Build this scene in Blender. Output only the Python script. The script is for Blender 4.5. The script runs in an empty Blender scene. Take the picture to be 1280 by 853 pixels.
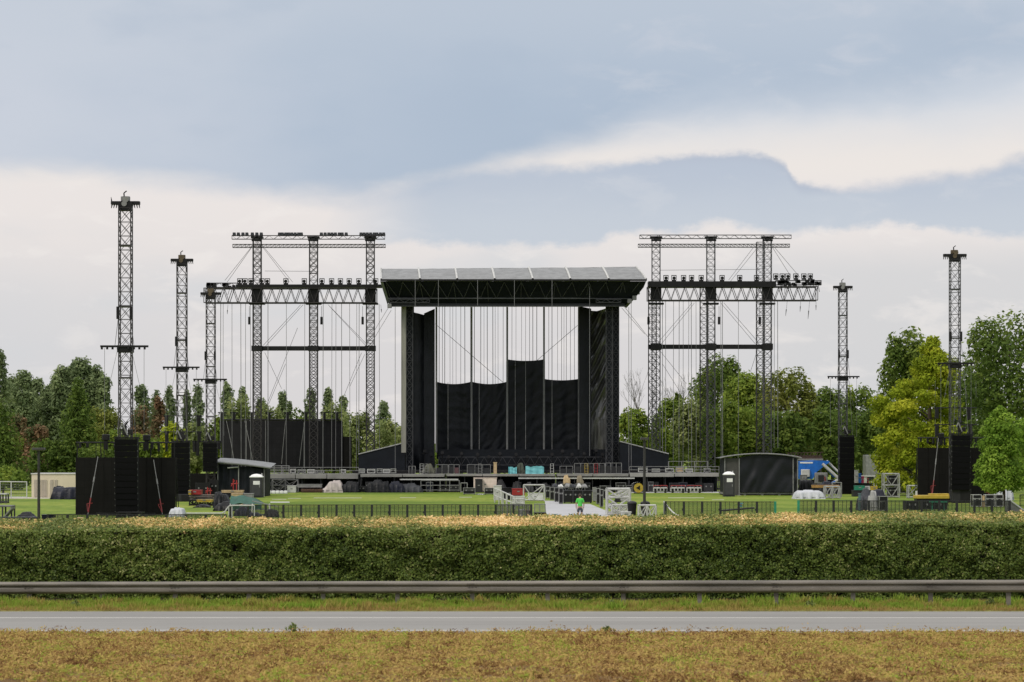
import bpy, bmesh, math, random
import numpy as np
from mathutils import Vector, Matrix

random.seed(7)
RNG = np.random.default_rng(11)
scene = bpy.context.scene
COL = scene.collection
F = 3022.0      # focal length in photograph pixels (85 mm on 36 mm)
HZ = 562.0      # horizon row in the photograph
CH = 4.8        # camera height above the field

def X(px, D): return (px - 640.0) / F * D
def Z(py, D): return CH - (py - HZ) / F * D
def P(px, py, D): return Vector((X(px, D), D, Z(py, D)))
def srgb(r, g, b):
    f = lambda c: (c / 255 / 12.92) if c / 255 <= 0.04045 else ((c / 255 + 0.055) / 1.055) ** 2.4
    return (f(r), f(g), f(b))

# ------------------------------------------------------------------ materials
MATS = {}
def nt(m): return m.node_tree.nodes, m.node_tree.links
def mat(name, col, rough=0.6, metal=0.0, var=0.18, scale=2.0, bump=0.0, bscale=20.0, spec=0.5, stretch=(1, 1, 1)):
    """plain surface with soft uneven wear"""
    if name in MATS: return MATS[name]
    m = bpy.data.materials.new(name); m.use_nodes = True
    n, l = nt(m); b = n['Principled BSDF']
    b.inputs['Roughness'].default_value = rough; b.inputs['Metallic'].default_value = metal
    b.inputs['Specular IOR Level'].default_value = spec
    tc = n.new('ShaderNodeTexCoord'); mp = n.new('ShaderNodeMapping'); mp.inputs['Scale'].default_value = stretch
    l.new(tc.outputs['Object'], mp.inputs['Vector'])
    no = n.new('ShaderNodeTexNoise'); no.inputs['Scale'].default_value = scale; no.inputs['Detail'].default_value = 5
    l.new(mp.outputs['Vector'], no.inputs['Vector'])
    mr = n.new('ShaderNodeMapRange'); mr.inputs['From Min'].default_value = 0.3; mr.inputs['From Max'].default_value = 0.7
    mr.inputs['To Min'].default_value = 1 - var; mr.inputs['To Max'].default_value = 1 + var
    l.new(no.outputs['Fac'], mr.inputs['Value'])
    mx = n.new('ShaderNodeMix'); mx.data_type = 'RGBA'; mx.blend_type = 'MULTIPLY'; mx.inputs['Factor'].default_value = 1
    mx.inputs['A'].default_value = (*col, 1); l.new(mr.outputs['Result'], mx.inputs['B'])
    l.new(mx.outputs['Result'], b.inputs['Base Color'])
    if bump:
        nb = n.new('ShaderNodeTexNoise'); nb.inputs['Scale'].default_value = bscale; nb.inputs['Detail'].default_value = 4
        l.new(mp.outputs['Vector'], nb.inputs['Vector'])
        bp = n.new('ShaderNodeBump'); bp.inputs['Strength'].default_value = bump; bp.inputs['Distance'].default_value = 0.1
        l.new(nb.outputs['Fac'], bp.inputs['Height']); l.new(bp.outputs['Normal'], b.inputs['Normal'])
    MATS[name] = m
    return m

def leafmat(name, stops, rough=0.7, transl=0.3, spec=0.1):
    """leaves: colour by each leaf's own tint"""
    m = bpy.data.materials.new(name); m.use_nodes = True
    n, l = nt(m); b = n['Principled BSDF']; out = n['Material Output']
    at = n.new('ShaderNodeAttribute'); at.attribute_name = 'tint'
    cr = n.new('ShaderNodeValToRGB'); e = cr.color_ramp.elements
    while len(e) > 1: e.remove(e[-1])
    e[0].position = stops[0][0]; e[0].color = (*stops[0][1], 1)
    for p, c in stops[1:]:
        q = e.new(p); q.color = (*c, 1)
    l.new(at.outputs['Fac'], cr.inputs['Fac'])
    l.new(cr.outputs['Color'], b.inputs['Base Color'])
    b.inputs['Roughness'].default_value = rough; b.inputs['Specular IOR Level'].default_value = spec
    if transl:
        t = n.new('ShaderNodeBsdfTranslucent'); l.new(cr.outputs['Color'], t.inputs['Color'])
        ms = n.new('ShaderNodeMixShader'); ms.inputs['Fac'].default_value = transl
        l.new(b.outputs['BSDF'], ms.inputs[1]); l.new(t.outputs['BSDF'], ms.inputs[2]); l.new(ms.outputs['Shader'], out.inputs['Surface'])
    MATS[name] = m
    return m

BLACK = mat('black_steel', (.012, .0115, .0125), .5, .0, .3, 1.5, spec=.22)
TRUSS = mat('dark_truss_steel', (.035, .031, .032), .45, .2, .3, 2)
TRUSSB = mat('grey_truss_steel', (.06, .06, .066), .45, .3, .3, 2)
ALU = mat('aluminium', (.36, .36, .35), .45, .5, .25, 3)
ALUW = mat('pale_galvanised_steel', (.43, .43, .415), .5, .1, .2, 3)
CABLE = mat('steel_cable', (.16, .16, .165), .5, .2, .15, 1)
CABLED = mat('dark_cable', (.05, .05, .055), .5, .2, .15, 1)
CLOTH = mat('black_drape', (.0075, .009, .0125), .4, 0, .3, .6, .3, 5, spec=.22)
SHINY = mat('black_satin_drape', (.05, .049, .046), .28, 0, .3, .6, .2, 5, .9)
SKIRT = mat('dark_navy_skirt', (.0065, .0085, .0125), .6, 0, .3, .8, .15, 6, spec=.22)
ROOFG = mat('grey_roof_membrane', (.19, .195, .2), .5, 0, .2, 1.3, .15, 4)
WHITE = mat('white_plastic', (.74, .74, .74), .5, 0, .08, 3)
WTARP = mat('white_tarpaulin', (.45, .465, .5), .5, 0, .1, 2, .5, 3)
PTARP = mat('pinkish_white_tarpaulin', (.4, .35, .335), .5, 0, .15, 2, .5, 3)
GTARP = mat('grey_tarpaulin', (.04, .042, .05), .5, 0, .3, 1.5, .6, 3, spec=.22)
NTARP = mat('navy_tarpaulin', (.009, .0105, .021), .42, 0, .3, 1.5, .6, 3, spec=.22)
DTARP = mat('charcoal_tarpaulin', (.007, .0075, .0095), .42, 0, .35, 1.5, .6, 3, spec=.22)
GREENT = mat('dark_green_canvas', (.015, .085, .06), .55, 0, .25, 2, .4, 4)
BEIGE = mat('beige_wall_panel', (.6, .53, .4), .7, 0, .06, 1.2)
BEIGEC = mat('beige_canvas', (.24, .235, .205), .6, 0, .25, 1, .3, 4, .5, (1, 1, .15))
RED = mat('red_paint', (.3, .018, .018), .45, 0, .25, 3)
YELLOW = mat('yellow_paint', (.4, .28, .03), .45, 0, .2, 3)
ORANGE = mat('orange_paint', (.34, .19, .06), .5, 0, .2, 3)
BLUE = mat('blue_paint', (.01, .13, .5), .45, 0, .2, 2)
CYAN = mat('turquoise_tarp', (.16, .48, .52), .55, 0, .2, 2, .4, 4)
WOOD = mat('brown_wood', (.1, .052, .035), .8, 0, .3, 4)
TANW = mat('tan_wood', (.45, .33, .19), .8, 0, .25, 4)
GREYP = mat('grey_paint', (.2, .2, .2), .6, 0, .2, 3)
LGREY = mat('light_grey_paint', (.48, .48, .47), .6, 0, .15, 3)
DGREY = mat('charcoal_plastic', (.028, .028, .03), .5, 0, .2, 3, spec=.22)
RUBBER = mat('black_rubber', (.014, .014, .014), .8, 0, .2, 5)
GLASS = mat('dark_glass', (.02, .025, .03), .08, 0, .05, 1)
GREENP = mat('green_paint', (.015, .2, .12), .5, 0, .2, 3)
MAGENTA = mat('magenta_paint', (.5, .03, .14), .5, 0, .15, 3)
BARK = mat('tree_bark', (.07, .055, .043), .9, 0, .35, 3, .6, 8, .2, (1, 1, .25))
FENCEB = mat('black_fence_steel', (.011, .011, .013), .5, 0, .25, 2)

def ledmat(name, col, cell):
    """LED wall: a faint grid of square modules"""
    m = mat(name, col, .65, 0, .12, .5, spec=.12)
    n, l = nt(m); b = n['Principled BSDF']
    src = b.inputs['Base Color'].links[0].from_socket
    tc = n.new('ShaderNodeTexCoord'); sx = n.new('ShaderNodeSeparateXYZ'); cx = n.new('ShaderNodeCombineXYZ')
    l.new(tc.outputs['Object'], sx.inputs[0]); l.new(sx.outputs['X'], cx.inputs['X']); l.new(sx.outputs['Z'], cx.inputs['Y'])
    br = n.new('ShaderNodeTexBrick'); br.offset = 0; br.inputs['Scale'].default_value = 1
    br.inputs['Brick Width'].default_value = cell; br.inputs['Row Height'].default_value = cell; br.inputs['Mortar Size'].default_value = .012
    br.inputs['Color1'].default_value = (.9, .9, .9, 1); br.inputs['Color2'].default_value = (1.1, 1.1, 1.1, 1); br.inputs['Mortar'].default_value = (.55, .55, .55, 1)
    l.new(cx.outputs[0], br.inputs['Vector'])
    mx = n.new('ShaderNodeMix'); mx.data_type = 'RGBA'; mx.blend_type = 'MULTIPLY'; mx.inputs['Factor'].default_value = 1
    l.new(src, mx.inputs['A']); l.new(br.outputs['Color'], mx.inputs['B']); l.new(mx.outputs['Result'], b.inputs['Base Color'])
    return m
LED = ledmat('led_modules', (.0085, .008, .0075), .5)
LEDB = ledmat('bluish_led_modules', (.0165, .016, .0185), .5)

# ------------------------------------------------------------------ mesh builder
ORG = {}
def tag(o, label=None, cat=None, group=None, kind=None):
    if label: o['label'] = label
    if cat: o['category'] = cat
    if group: o['group'] = group
    if kind: o['kind'] = kind
    return o
def thing(name, label, cat, loc, group=None):
    o = bpy.data.objects.new(name, None); COL.objects.link(o)
    o.empty_display_size = .2; o.location = loc; ORG[o] = Vector(loc)
    return tag(o, label, cat, group)

class MB:
    def __init__(s): s.v = []; s.f = []; s.mi = []; s.cur = 0
    def add(s, vs, fs):
        b = len(s.v); s.v.extend(tuple(v) for v in vs)
        for f in fs: s.f.append(tuple(b + i for i in f)); s.mi.append(s.cur)
        return s
    def box(s, x0, x1, y0, y1, z0, z1, tz=None, taper=0):
        t = taper
        vs = [(x0, y0, z0), (x1, y0, z0), (x1, y1, z0), (x0, y1, z0), (x0 + t, y0 + t, z1), (x1 - t, y0 + t, z1), (x1 - t, y1 - t, z1), (x0 + t, y1 - t, z1)]
        return s.add(vs, [(0, 3, 2, 1), (4, 5, 6, 7), (0, 1, 5, 4), (1, 2, 6, 5), (2, 3, 7, 6), (3, 0, 4, 7)])
    def cbox(s, x0, x1, y0, y1, z0, z1, c):
        """box with chamfered vertical and top edges"""
        def ring(e, z): return [(x0 + c + e, y0 + e, z), (x1 - c - e, y0 + e, z), (x1 - e, y0 + c + e, z), (x1 - e, y1 - c - e, z), (x1 - c - e, y1 - e, z), (x0 + c + e, y1 - e, z), (x0 + e, y1 - c - e, z), (x0 + e, y0 + c + e, z)]
        r = [ring(c * .6, z0), ring(0, z0 + c * .6), ring(0, z1 - c * .6), ring(c * .6, z1)]
        fs = [tuple(range(7, -1, -1)), tuple(range(24, 32))]
        for k in range(3):
            for i in range(8):
                j = (i + 1) % 8; fs.append((k * 8 + i, k * 8 + j, k * 8 + 8 + j, k * 8 + 8 + i))
        return s.add(r[0] + r[1] + r[2] + r[3], fs)
    def bar(s, p, q, r, n=4, r2=None, caps=False):
        p = Vector(p); q = Vector(q); d = q - p
        if d.length < 1e-6: return s
        d.normalize(); u = d.cross(Vector((0, 0, 1)) if abs(d.z) < .9 else Vector((0, 1, 0))).normalized(); w = d.cross(u)
        r2 = r if r2 is None else r2; vs = []
        for c, rr in ((p, r), (q, r2)):
            for k in range(n):
                a = 2 * math.pi * (k + .5) / n; vs.append(c + u * (math.cos(a) * rr) + w * (math.sin(a) * rr))
        fs = [(k, (k + 1) % n, n + (k + 1) % n, n + k) for k in range(n)]
        if caps: fs += [tuple(range(n - 1, -1, -1)), tuple(range(n, 2 * n))]
        return s.add(vs, fs)
    def path(s, pts, r, n=4):
        for a, b in zip(pts[:-1], pts[1:]): s.bar(a, b, r, n)
        return s
    def lathe(s, c, prof, n=12):
        """prof: (radius, z) pairs about the vertical through c"""
        vs = []; m = len(prof)
        for r, z in prof:
            for k in range(n):
                a = 2 * math.pi * k / n; vs.append((c[0] + r * math.cos(a), c[1] + r * math.sin(a), c[2] + z))
        fs = [(i * n + k, i * n + (k + 1) % n, (i + 1) * n + (k + 1) % n, (i + 1) * n + k) for i in range(m - 1) for k in range(n)]
        fs += [tuple(range(n - 1, -1, -1)), tuple(range((m - 1) * n, m * n))]
        return s.add(vs, fs)
    def prism(s, poly, y0, y1):
        """poly: (x, z) outline extruded from y0 to y1"""
        n = len(poly)
        vs = [(x, y0, z) for x, z in poly] + [(x, y1, z) for x, z in poly]
        fs = [tuple(range(n)), tuple(range(2 * n - 1, n - 1, -1))] + [((k + 1) % n, k, n + k, n + (k + 1) % n) for k in range(n)]
        return s.add(vs, fs)
    def grid(s, nx, ny, fn):
        vs = [fn(i / nx, j / ny) for j in range(ny + 1) for i in range(nx + 1)]
        fs = [(j * (nx + 1) + i, j * (nx + 1) + i + 1, (j + 1) * (nx + 1) + i + 1, (j + 1) * (nx + 1) + i) for j in range(ny) for i in range(nx)]
        return s.add(vs, fs)
    def slab(s, nx, ny, fn, th):
        """a bent sheet with real thickness th in y"""
        a = lambda u, v: fn(u, v); b = lambda u, v: (fn(u, v)[0], fn(u, v)[1] + th, fn(u, v)[2])
        s.grid(nx, ny, a); s.grid(nx, ny, b)
        for e in ((lambda t: (t, 0)), (lambda t: (t, 1))): s.grid(nx, 1, lambda u, v, e=e: (a if v < .5 else b)(*e(u)))
        for e in ((lambda t: (0, t)), (lambda t: (1, t))): s.grid(ny, 1, lambda u, v, e=e: (a if v < .5 else b)(*e(u)))
        return s
    def truss(s, p, q, U, V, w, d, bay, rc, rl, style='X', ends=True, faces=4):
        p = Vector(p); q = Vector(q); U = Vector(U); V = Vector(V); L = (q - p).length; n = max(1, round(L / bay)); ax = (q - p) / n
        c = [U * (w / 2 * a) + V * (d / 2 * b) for a, b in ((-1, -1), (1, -1), (1, 1), (-1, 1))]
        for k in c: s.bar(p + k, q + k, rc)
        for i in range(n + 1):
            o = p + ax * i
            for k in range(faces):
                a, b = c[k], c[(k + 1) % 4]
                if style == 'X' or i in (0, n): s.bar(o + a, o + b, rl)
                if i < n:
                    o2 = o + ax
                    if style == 'X': s.bar(o + a, o2 + b, rl); s.bar(o + b, o2 + a, rl)
                    elif style == 'W':
                        if (i + k // 2) % 2: s.bar(o + a, o2 + b, rl)
                        else: s.bar(o + b, o2 + a, rl)
        return s
    def build(s, name, m, parent=None, loc=None, smooth=False):
        me = bpy.data.meshes.new(name)
        o = bpy.data.objects.new(name, me); COL.objects.link(o)
        off = Vector((0, 0, 0))
        if parent is not None: o.parent = parent; off = ORG[parent]; ORG[o] = off
        elif loc is not None: off = Vector(loc); o.location = off; ORG[o] = off
        else: ORG[o] = off
        me.from_pydata([(v[0] - off.x, v[1] - off.y, v[2] - off.z) for v in s.v], [], s.f)
        ms = m if isinstance(m, (list, tuple)) else [m]
        for x in ms: me.materials.append(x)
        if len(ms) > 1: me.polygons.foreach_set('material_index', s.mi)
        if smooth: me.polygons.foreach_set('use_smooth', [True] * len(me.polygons))
        me.update()
        return o

def inst(src, loc, parent=None, name=None):
    """another object with the same mesh (a repeated part), shifted by loc"""
    o = src.copy(); COL.objects.link(o); o.location = Vector(src.location) + Vector(loc)
    if name: o.name = name
    if parent is not None: o.parent = parent
    return o
def dup(root, loc, label=None, group=None, rz=None):
    r = root.copy(); COL.objects.link(r); r.location = loc
    if label: r['label'] = label
    if group: r['group'] = group
    if rz is not None: r.rotation_euler.z = rz
    for ch in root.children:
        c = ch.copy(); COL.objects.link(c); c.parent = r
        for g in ch.children:
            d = g.copy(); COL.objects.link(d); d.parent = c
    return r

def hsh(x, y, k=0.0):
    return (math.sin(x * 1.7 + k) + math.sin(y * 2.3 + 1.3 * k + x * .6) + math.sin((x + y) * 3.1 + 2 * k) * .6 + math.sin(x * 5.3 - y * 4.1 + k) * .35) / 2.95

# ------------------------------------------------------------------ leaves
def leaves(name, Pp, Nn, size, tint, m, parent=None, aspect=.55, up=False, mats=None):
    n = len(Pp)
    off = np.array(ORG[parent]) if parent is not None else np.zeros(3)
    Nn = Nn / (np.linalg.norm(Nn, axis=1, keepdims=True) + 1e-9)
    if up:
        t = np.tile(np.array([[0, 0, 1.0]]), (n, 1)) + RNG.normal(0, .38, (n, 3)); t /= np.linalg.norm(t, axis=1, keepdims=True)
        b = np.cross(t, RNG.normal(0, 1, (n, 3)) * np.array([1, 1, .1])); b /= np.linalg.norm(b, axis=1, keepdims=True) + 1e-9
    else:
        t = np.cross(Nn, RNG.normal(0, 1, (n, 3))); t /= np.linalg.norm(t, axis=1, keepdims=True) + 1e-9
        b = np.cross(Nn, t)
    s = size[:, None]; bend = RNG.uniform(-.15, .15, (n, 1)) * s * Nn
    base = Pp if not up else Pp + t * s
    v = np.stack([base - t * s, base + b * s * aspect + bend, base + t * s, base - b * s * aspect + bend], 1).reshape(-1, 3) - off
    me = bpy.data.meshes.new(name)
    me.vertices.add(4 * n); me.vertices.foreach_set('co', v.astype(np.float32).ravel())
    me.loops.add(4 * n); me.loops.foreach_set('vertex_index', np.arange(4 * n, dtype=np.int32))
    me.polygons.add(n); me.polygons.foreach_set('loop_start', np.arange(0, 4 * n, 4, dtype=np.int32))
    at = me.attributes.new('tint', 'FLOAT', 'FACE'); at.data.foreach_set('value', np.clip(tint, 0, 1).astype(np.float32))
    me.materials.append(m); me.update(); me.validate()
    o = bpy.data.objects.new(name, me); COL.objects.link(o)
    if parent is not None: o.parent = parent; ORG[o] = ORG[parent]
    return o

LM = {
 'poplar': leafmat('poplar_leaves', [(0, (0.120, 0.164, 0.075)), (.5, (0.199, 0.256, 0.118)), (1, (0.329, 0.388, 0.187))], transl=.4),
 'dark': leafmat('dark_green_leaves', [(0, (0.063, 0.103, 0.022)), (.5, (0.114, 0.174, 0.034)), (1, (0.218, 0.276, 0.055))], transl=.4),
 'mid': leafmat('green_leaves', [(0, (0.100, 0.155, 0.028)), (.5, (0.180, 0.255, 0.041)), (1, (0.330, 0.392, 0.064))], transl=.4),
 'light': leafmat('pale_green_leaves', [(0, (0.139, 0.178, 0.061)), (.5, (0.227, 0.275, 0.095)), (1, (0.352, 0.385, 0.152))], transl=.4),
 'olive': leafmat('olive_leaves', [(0, (0.115, 0.144, 0.030)), (.5, (0.198, 0.227, 0.049)), (1, (0.332, 0.336, 0.086))], transl=.4),
 'yellow': leafmat('yellow_green_leaves', [(0, (0.173, 0.227, 0.015)), (.45, (0.288, 0.354, 0.024)), (1, (0.484, 0.492, 0.043))], transl=.4),
 'fresh': leafmat('fresh_green_leaves', [(0, (0.091, 0.174, 0.022)), (.5, (0.174, 0.288, 0.034)), (1, (0.304, 0.432, 0.063))], transl=.4),
 'rust': leafmat('rusty_leaves', [(0, (.09, .115, .045)), (.4, (.17, .135, .07)), (.7, (.25, .15, .085)), (1, (.38, .23, .14))], transl=.35),
}
def crown_points(lobes, n):
    L = np.array([l[:6] for l in lobes], float); T = RNG.normal(0, .2, len(lobes))
    w = (L[:, 3] * L[:, 5]); w /= w.sum()
    k = RNG.choice(len(lobes), n, p=w)
    d = RNG.normal(0, 1, (n, 3)); d /= np.linalg.norm(d, axis=1, keepdims=True)
    r = 1 - np.abs(RNG.normal(0, .26, n)) + RNG.normal(0, .08, n)
    pts = L[k, :3] + d * L[k, 3:6] * r[:, None]
    nr = d + RNG.normal(0, .6, (n, 3)) + np.array([0, 0, .5])
    tint = .48 + T[k] + RNG.normal(0, .16, n)
    return pts, nr, tint
def tree(kind, px, top, wpx, D, lm, label, group, cat='tree', base=0.0, bottom=None, dens=1.0, leaf=None, name=None, z0=None, lean=0):
    """px: trunk column, top: crown top row, wpx: crown width, all measured on the photograph at distance D"""
    rg = random.Random(int(px * 13 + top * 7 + D))
    x = X(px, D); h = Z(top, D) - base; w = wpx / F * D * (1.4 if kind == 'poplar' and wpx > 19 else 1.2 if kind == 'poplar' else 1.06)
    cz = base + (h * .12 if z0 is None else z0)
    nm = name or {'poplar': 'poplar_tree', 'cone': 'conifer_tree', 'broad': 'broadleaf_tree', 'bush': 'bush', 'willow': 'willow_tree'}[kind]
    t = thing(nm, label, cat, (x, D, base), group)
    lobes = []
    if kind == 'poplar':
        top_ = base + h; hh = top_ - cz
        prof = lambda f: min(1, .45 + f * 2.4) * (1 if f < .62 else max(.3, 1 - ((f - .62) / .38) ** 2 * .72))
        for k in range(26):
            f = (k + rg.random()) / 26 * .93; R = w / 2 * prof(f); a = rg.uniform(0, 6.28); q = R * rg.uniform(.3, .68); rz = hh * rg.uniform(.055, .1)
            lobes.append((x + math.cos(a) * q + lean * f, D + math.sin(a) * q, min(cz + hh * (f + .04), top_ - rz), R * .5, R * .5, rz))
        for k in range(6):
            f = .1 + .15 * k; lobes.append((x + lean * f, D, cz + hh * f, w * .36 * prof(f), w * .36 * prof(f), hh * .13))
        for k in range(3):
            lobes.append((x + lean + w * rg.uniform(-.16, .16), D, top_ - hh * (.07 + .035 * k), w * .2, w * .2, hh * .068))
    elif kind == 'cone':
        K = max(9, int(h * .8))
        for k in range(K):
            f = (k + .3) / K; R = w / 2 * (1 - f) ** .62 * rg.uniform(.85, 1.1) + .25
            z = cz + (base + h - cz) * f * .96
            m = max(3, int(R * 2.4))
            for j in range(m):
                a = 6.28 * j / m + rg.uniform(-.4, .4); q = R * rg.uniform(.5, .72)
                lobes.append((x + math.cos(a) * q, D + math.sin(a) * q, z - q * .12, R * .42, R * .42, h / K * .75 + .2))
            lobes.append((x, D, z, R * .5, R * .5, h / K + .3))
    else:
        K = {'broad': 34, 'willow': 28, 'bush': 14}[kind]
        cc = cz + (base + h - cz) * .5; hz = (base + h - cz) / 2
        for k in range(K):
            zf = rg.uniform(-.95, .92); a = rg.uniform(0, 6.28); rr = math.sqrt(max(0, 1 - zf * zf)) ** .8
            s = rg.uniform(.2, .4)
            q = rr * (1 - s * .75) * w / 2
            lobes.append((x + math.cos(a) * q, D + math.sin(a) * q, cc + zf * hz * (1 - s * .55), s * w / 2, s * w / 2, s * hz * (1.25 if kind == 'willow' else .8) + .1))
        lobes.append((x, D, base + h - hz * .28, w * .2, w * .2, hz * .27)); lobes.append((x, D, cc, w * .33, w * .33, hz * .7))
    n = int(min(30000, 105 * w * h * .7 * dens)) if kind != 'bush' else int(60 * w * h * dens) + 200
    sz = (leaf or .27)
    pts, nr, tint = crown_points(lobes, n)
    keep = pts[:, 2] > base + .05
    pts, nr, tint = pts[keep], nr[keep], tint[keep]
    leaves('crown', pts, nr, RNG.uniform(.55, 1.25, len(pts)) * sz, tint, LM[lm], t)
    b = MB(); tr = max(.12, h * .014); tz = base + h * (.8 if kind != 'bush' else .4)
    b.bar((x, D, base - .1), (x + lean * .3, D, base + (tz - base) * .45), tr * 1.25, 8, tr * .85); b.bar((x + lean * .3, D, base + (tz - base) * .45), (x + lean * .7, D, tz), tr * .85, 8, tr * .25)
    for l in rg.sample(lobes, min(7 if kind != 'bush' else 4, len(lobes))):
        z1 = max(base + h * .15, l[2] - abs(l[0] - x) * .9 - h * .06)
        b.bar((x, D, min(z1, l[2])), (l[0], l[1], l[2]), tr * .4, 5, tr * .12)
    b.build('trunk', BARK, t)
    return t
# ================================================================== SETTING
RZ = .47                                   # road level
YB, YR0, YR1, YV = 44.0, 57.2, 64.6, 70.4  # bank, road edges, verge end
def gz(y):
    """height of the ground along the line of sight"""
    if y < YR0 - .6: return RZ + .02 + (YR0 - .6 - y) * .046
    if y < YR1 + .2: return RZ - .09
    if y < 71.0: return RZ + .03 - .02
    if y < 84: return (RZ + .01) * (1 - (y - 71) / 13)
    return 0.0

def ground_mat():
    m = bpy.data.materials.new('field_grass'); m.use_nodes = True
    n, l = nt(m); b = n['Principled BSDF']
    g = n.new('ShaderNodeNewGeometry')
    def noise(sc, stretch, det=6):
        mp = n.new('ShaderNodeMapping'); mp.inputs['Scale'].default_value = stretch; l.new(g.outputs['Position'], mp.inputs['Vector'])
        t = n.new('ShaderNodeTexNoise'); t.inputs['Scale'].default_value = sc; t.inputs['Detail'].default_value = det; l.new(mp.outputs['Vector'], t.inputs['Vector'])
        return t.outputs['Fac']
    a = noise(.09, (.45, 1.0, 1)); c = noise(.9, (1, .5, 1)); f = noise(3.2, (1, .3, 1))
    ad = n.new('ShaderNodeMath'); ad.operation = 'MULTIPLY_ADD'; l.new(c, ad.inputs[0]); ad.inputs[1].default_value = .55; l.new(a, ad.inputs[2])
    ad2 = n.new('ShaderNodeMath'); ad2.operation = 'MULTIPLY_ADD'; l.new(f, ad2.inputs[0]); ad2.inputs[1].default_value = .4; l.new(ad.outputs[0], ad2.inputs[2])
    cr = n.new('ShaderNodeValToRGB'); e = cr.color_ramp.elements
    e[0].position = .7; e[0].color = (.092, .145, .018, 1); e[1].position = 1.3; e[1].color = (.23, .26, .05, 1)
    q = e.new(.95); q.color = (.15, .212, .027, 1)
    mr = n.new('ShaderNodeMapRange'); mr.inputs['From Max'].default_value = 2; l.new(ad2.outputs[0], mr.inputs['Value'])
    e[0].position = .4; e[1].position = .485; e[2].position = .58
    l.new(mr.outputs['Result'], cr.inputs['Fac']); l.new(cr.outputs['Color'], b.inputs['Base Color'])
    b.inputs['Roughness'].default_value = .9; b.inputs['Specular IOR Level'].default_value = .15
    bp = n.new('ShaderNodeBump'); bp.inputs['Strength'].default_value = .5; bp.inputs['Distance'].default_value = .08; l.new(f, bp.inputs['Height']); l.new(bp.outputs['Normal'], b.inputs['Normal'])
    return m
FIELD = ground_mat()
DRY = mat('dry_soil', (.2, .125, .055), .95, 0, .4, 1.4, .8, 12, .1)
VERGE = mat('verge_soil', (.2, .19, .06), .95, 0, .35, 2, .6, 12, .1)

# one ground sheet that reaches the horizon
ys = [-80, -40, 0, 20, 30] + [32 + .5 * k for k in range(50)] + [56.6, 57.2, 58, 60, 62, 64, 64.8, 65.2, 67, 68.3, 69, 71, 73, 76, 80, 84, 90, 110, 140, 180, 220, 260, 300, 360, 450, 600, 900, 1500, 3000, 6500]
ys = sorted(set(ys)); m = MB()
xs = [-6000, -2500, -900, -300, -120, -60] + [-40 + 1.0 * k for k in range(81)] + [60, 120, 300, 900, 2500, 6000]
vs = []
for y in ys:
    for x in xs:
        z = gz(y)
        if y < YR0 - .6: z += min(1, (YR0 - .6 - y) * .6) * .07 * hsh(x * .9, y * .8)
        vs.append((x, y, z))
nx = len(xs)
fs = [(j * nx + i, j * nx + i + 1, (j + 1) * nx + i + 1, (j + 1) * nx + i) for j in range(len(ys) - 1) for i in range(nx - 1)]
m.v = vs; m.f = fs
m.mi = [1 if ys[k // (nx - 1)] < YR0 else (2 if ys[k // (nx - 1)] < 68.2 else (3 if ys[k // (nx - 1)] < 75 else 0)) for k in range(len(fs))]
tag(m.build('ground', [FIELD, DRY, VERGE, mat('dark_hedge_ground', (.04, .034, .018), .95, 0, .4, 3, .6, 12, .1)], smooth=True), kind='structure')  # last slot: a darker brown strip of ground along the hedge foot

ASPH = mat('asphalt', (.245, .238, .228), .85, 0, .13, .8, .25, 60, .3, (.06, 1, 1))
LINE = mat('road_paint', (.46, .445, .42), .7, 0, .12, 1.2)
m = MB(); m.box(-400, 400, YR0, YR1, RZ - .2, RZ); tag(m.build('road', ASPH), kind='structure')
m = MB(); m.box(-400, 400, 62.1, 62.25, RZ - .05, RZ + .004); m.box(-400, 400, 57.75, 57.95, RZ - .05, RZ + .004)
tag(m.build('road_marking', LINE), kind='structure')

# grass on the near bank and the verge, too many blades to count
GD = leafmat('bank_grass', [(0, (.14, .07, .03)), (.22, (.265, .155, .06)), (.45, (.49, .34, .125)), (.6, (.44, .345, .1)), (.76, (.28, .3, .052)), (1, (.29, .38, .058))], .9, .25, .03)
def patch(x, y, s, k):
    return np.array([hsh(a * s, b * s, k) for a, b in zip(x, y)])
def blades(name, n, x0, x1, y0, y1, smin, smax, m, zf, tintf, asp=.12):
    x = RNG.uniform(x0, x1, n); y = RNG.uniform(y0, y1, n)
    z = np.array([zf(a, b) for a, b in zip(x, y)]) - .015
    return leaves(name, np.stack([x, y, z], 1), RNG.normal(0, 1, (n, 3)), RNG.uniform(smin, smax, n), tintf(x, y, n), m, None, asp, True)
def bankz(x, y): return gz(y) + (min(1, max(0, YR0 - .6 - y) * .6) * .07 * hsh(x * .9, y * .8) if y < YR0 - .6 else 0)
def tb(x, y, n):
    g = patch(x, y * .5, .31, 3) * .16 + patch(x * 1.1, y * .6, 1.1, 1) * .3 + patch(x, y, 4.3, 7) * .42 + patch(x, y, 9.1, 5) * .3
    edge = np.clip((y - 54.5) / 2.2, 0, 1)
    return .43 + g * .62 + RNG.normal(0, .1, n) - edge * (g > .1) * .15 + edge * .03
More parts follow.
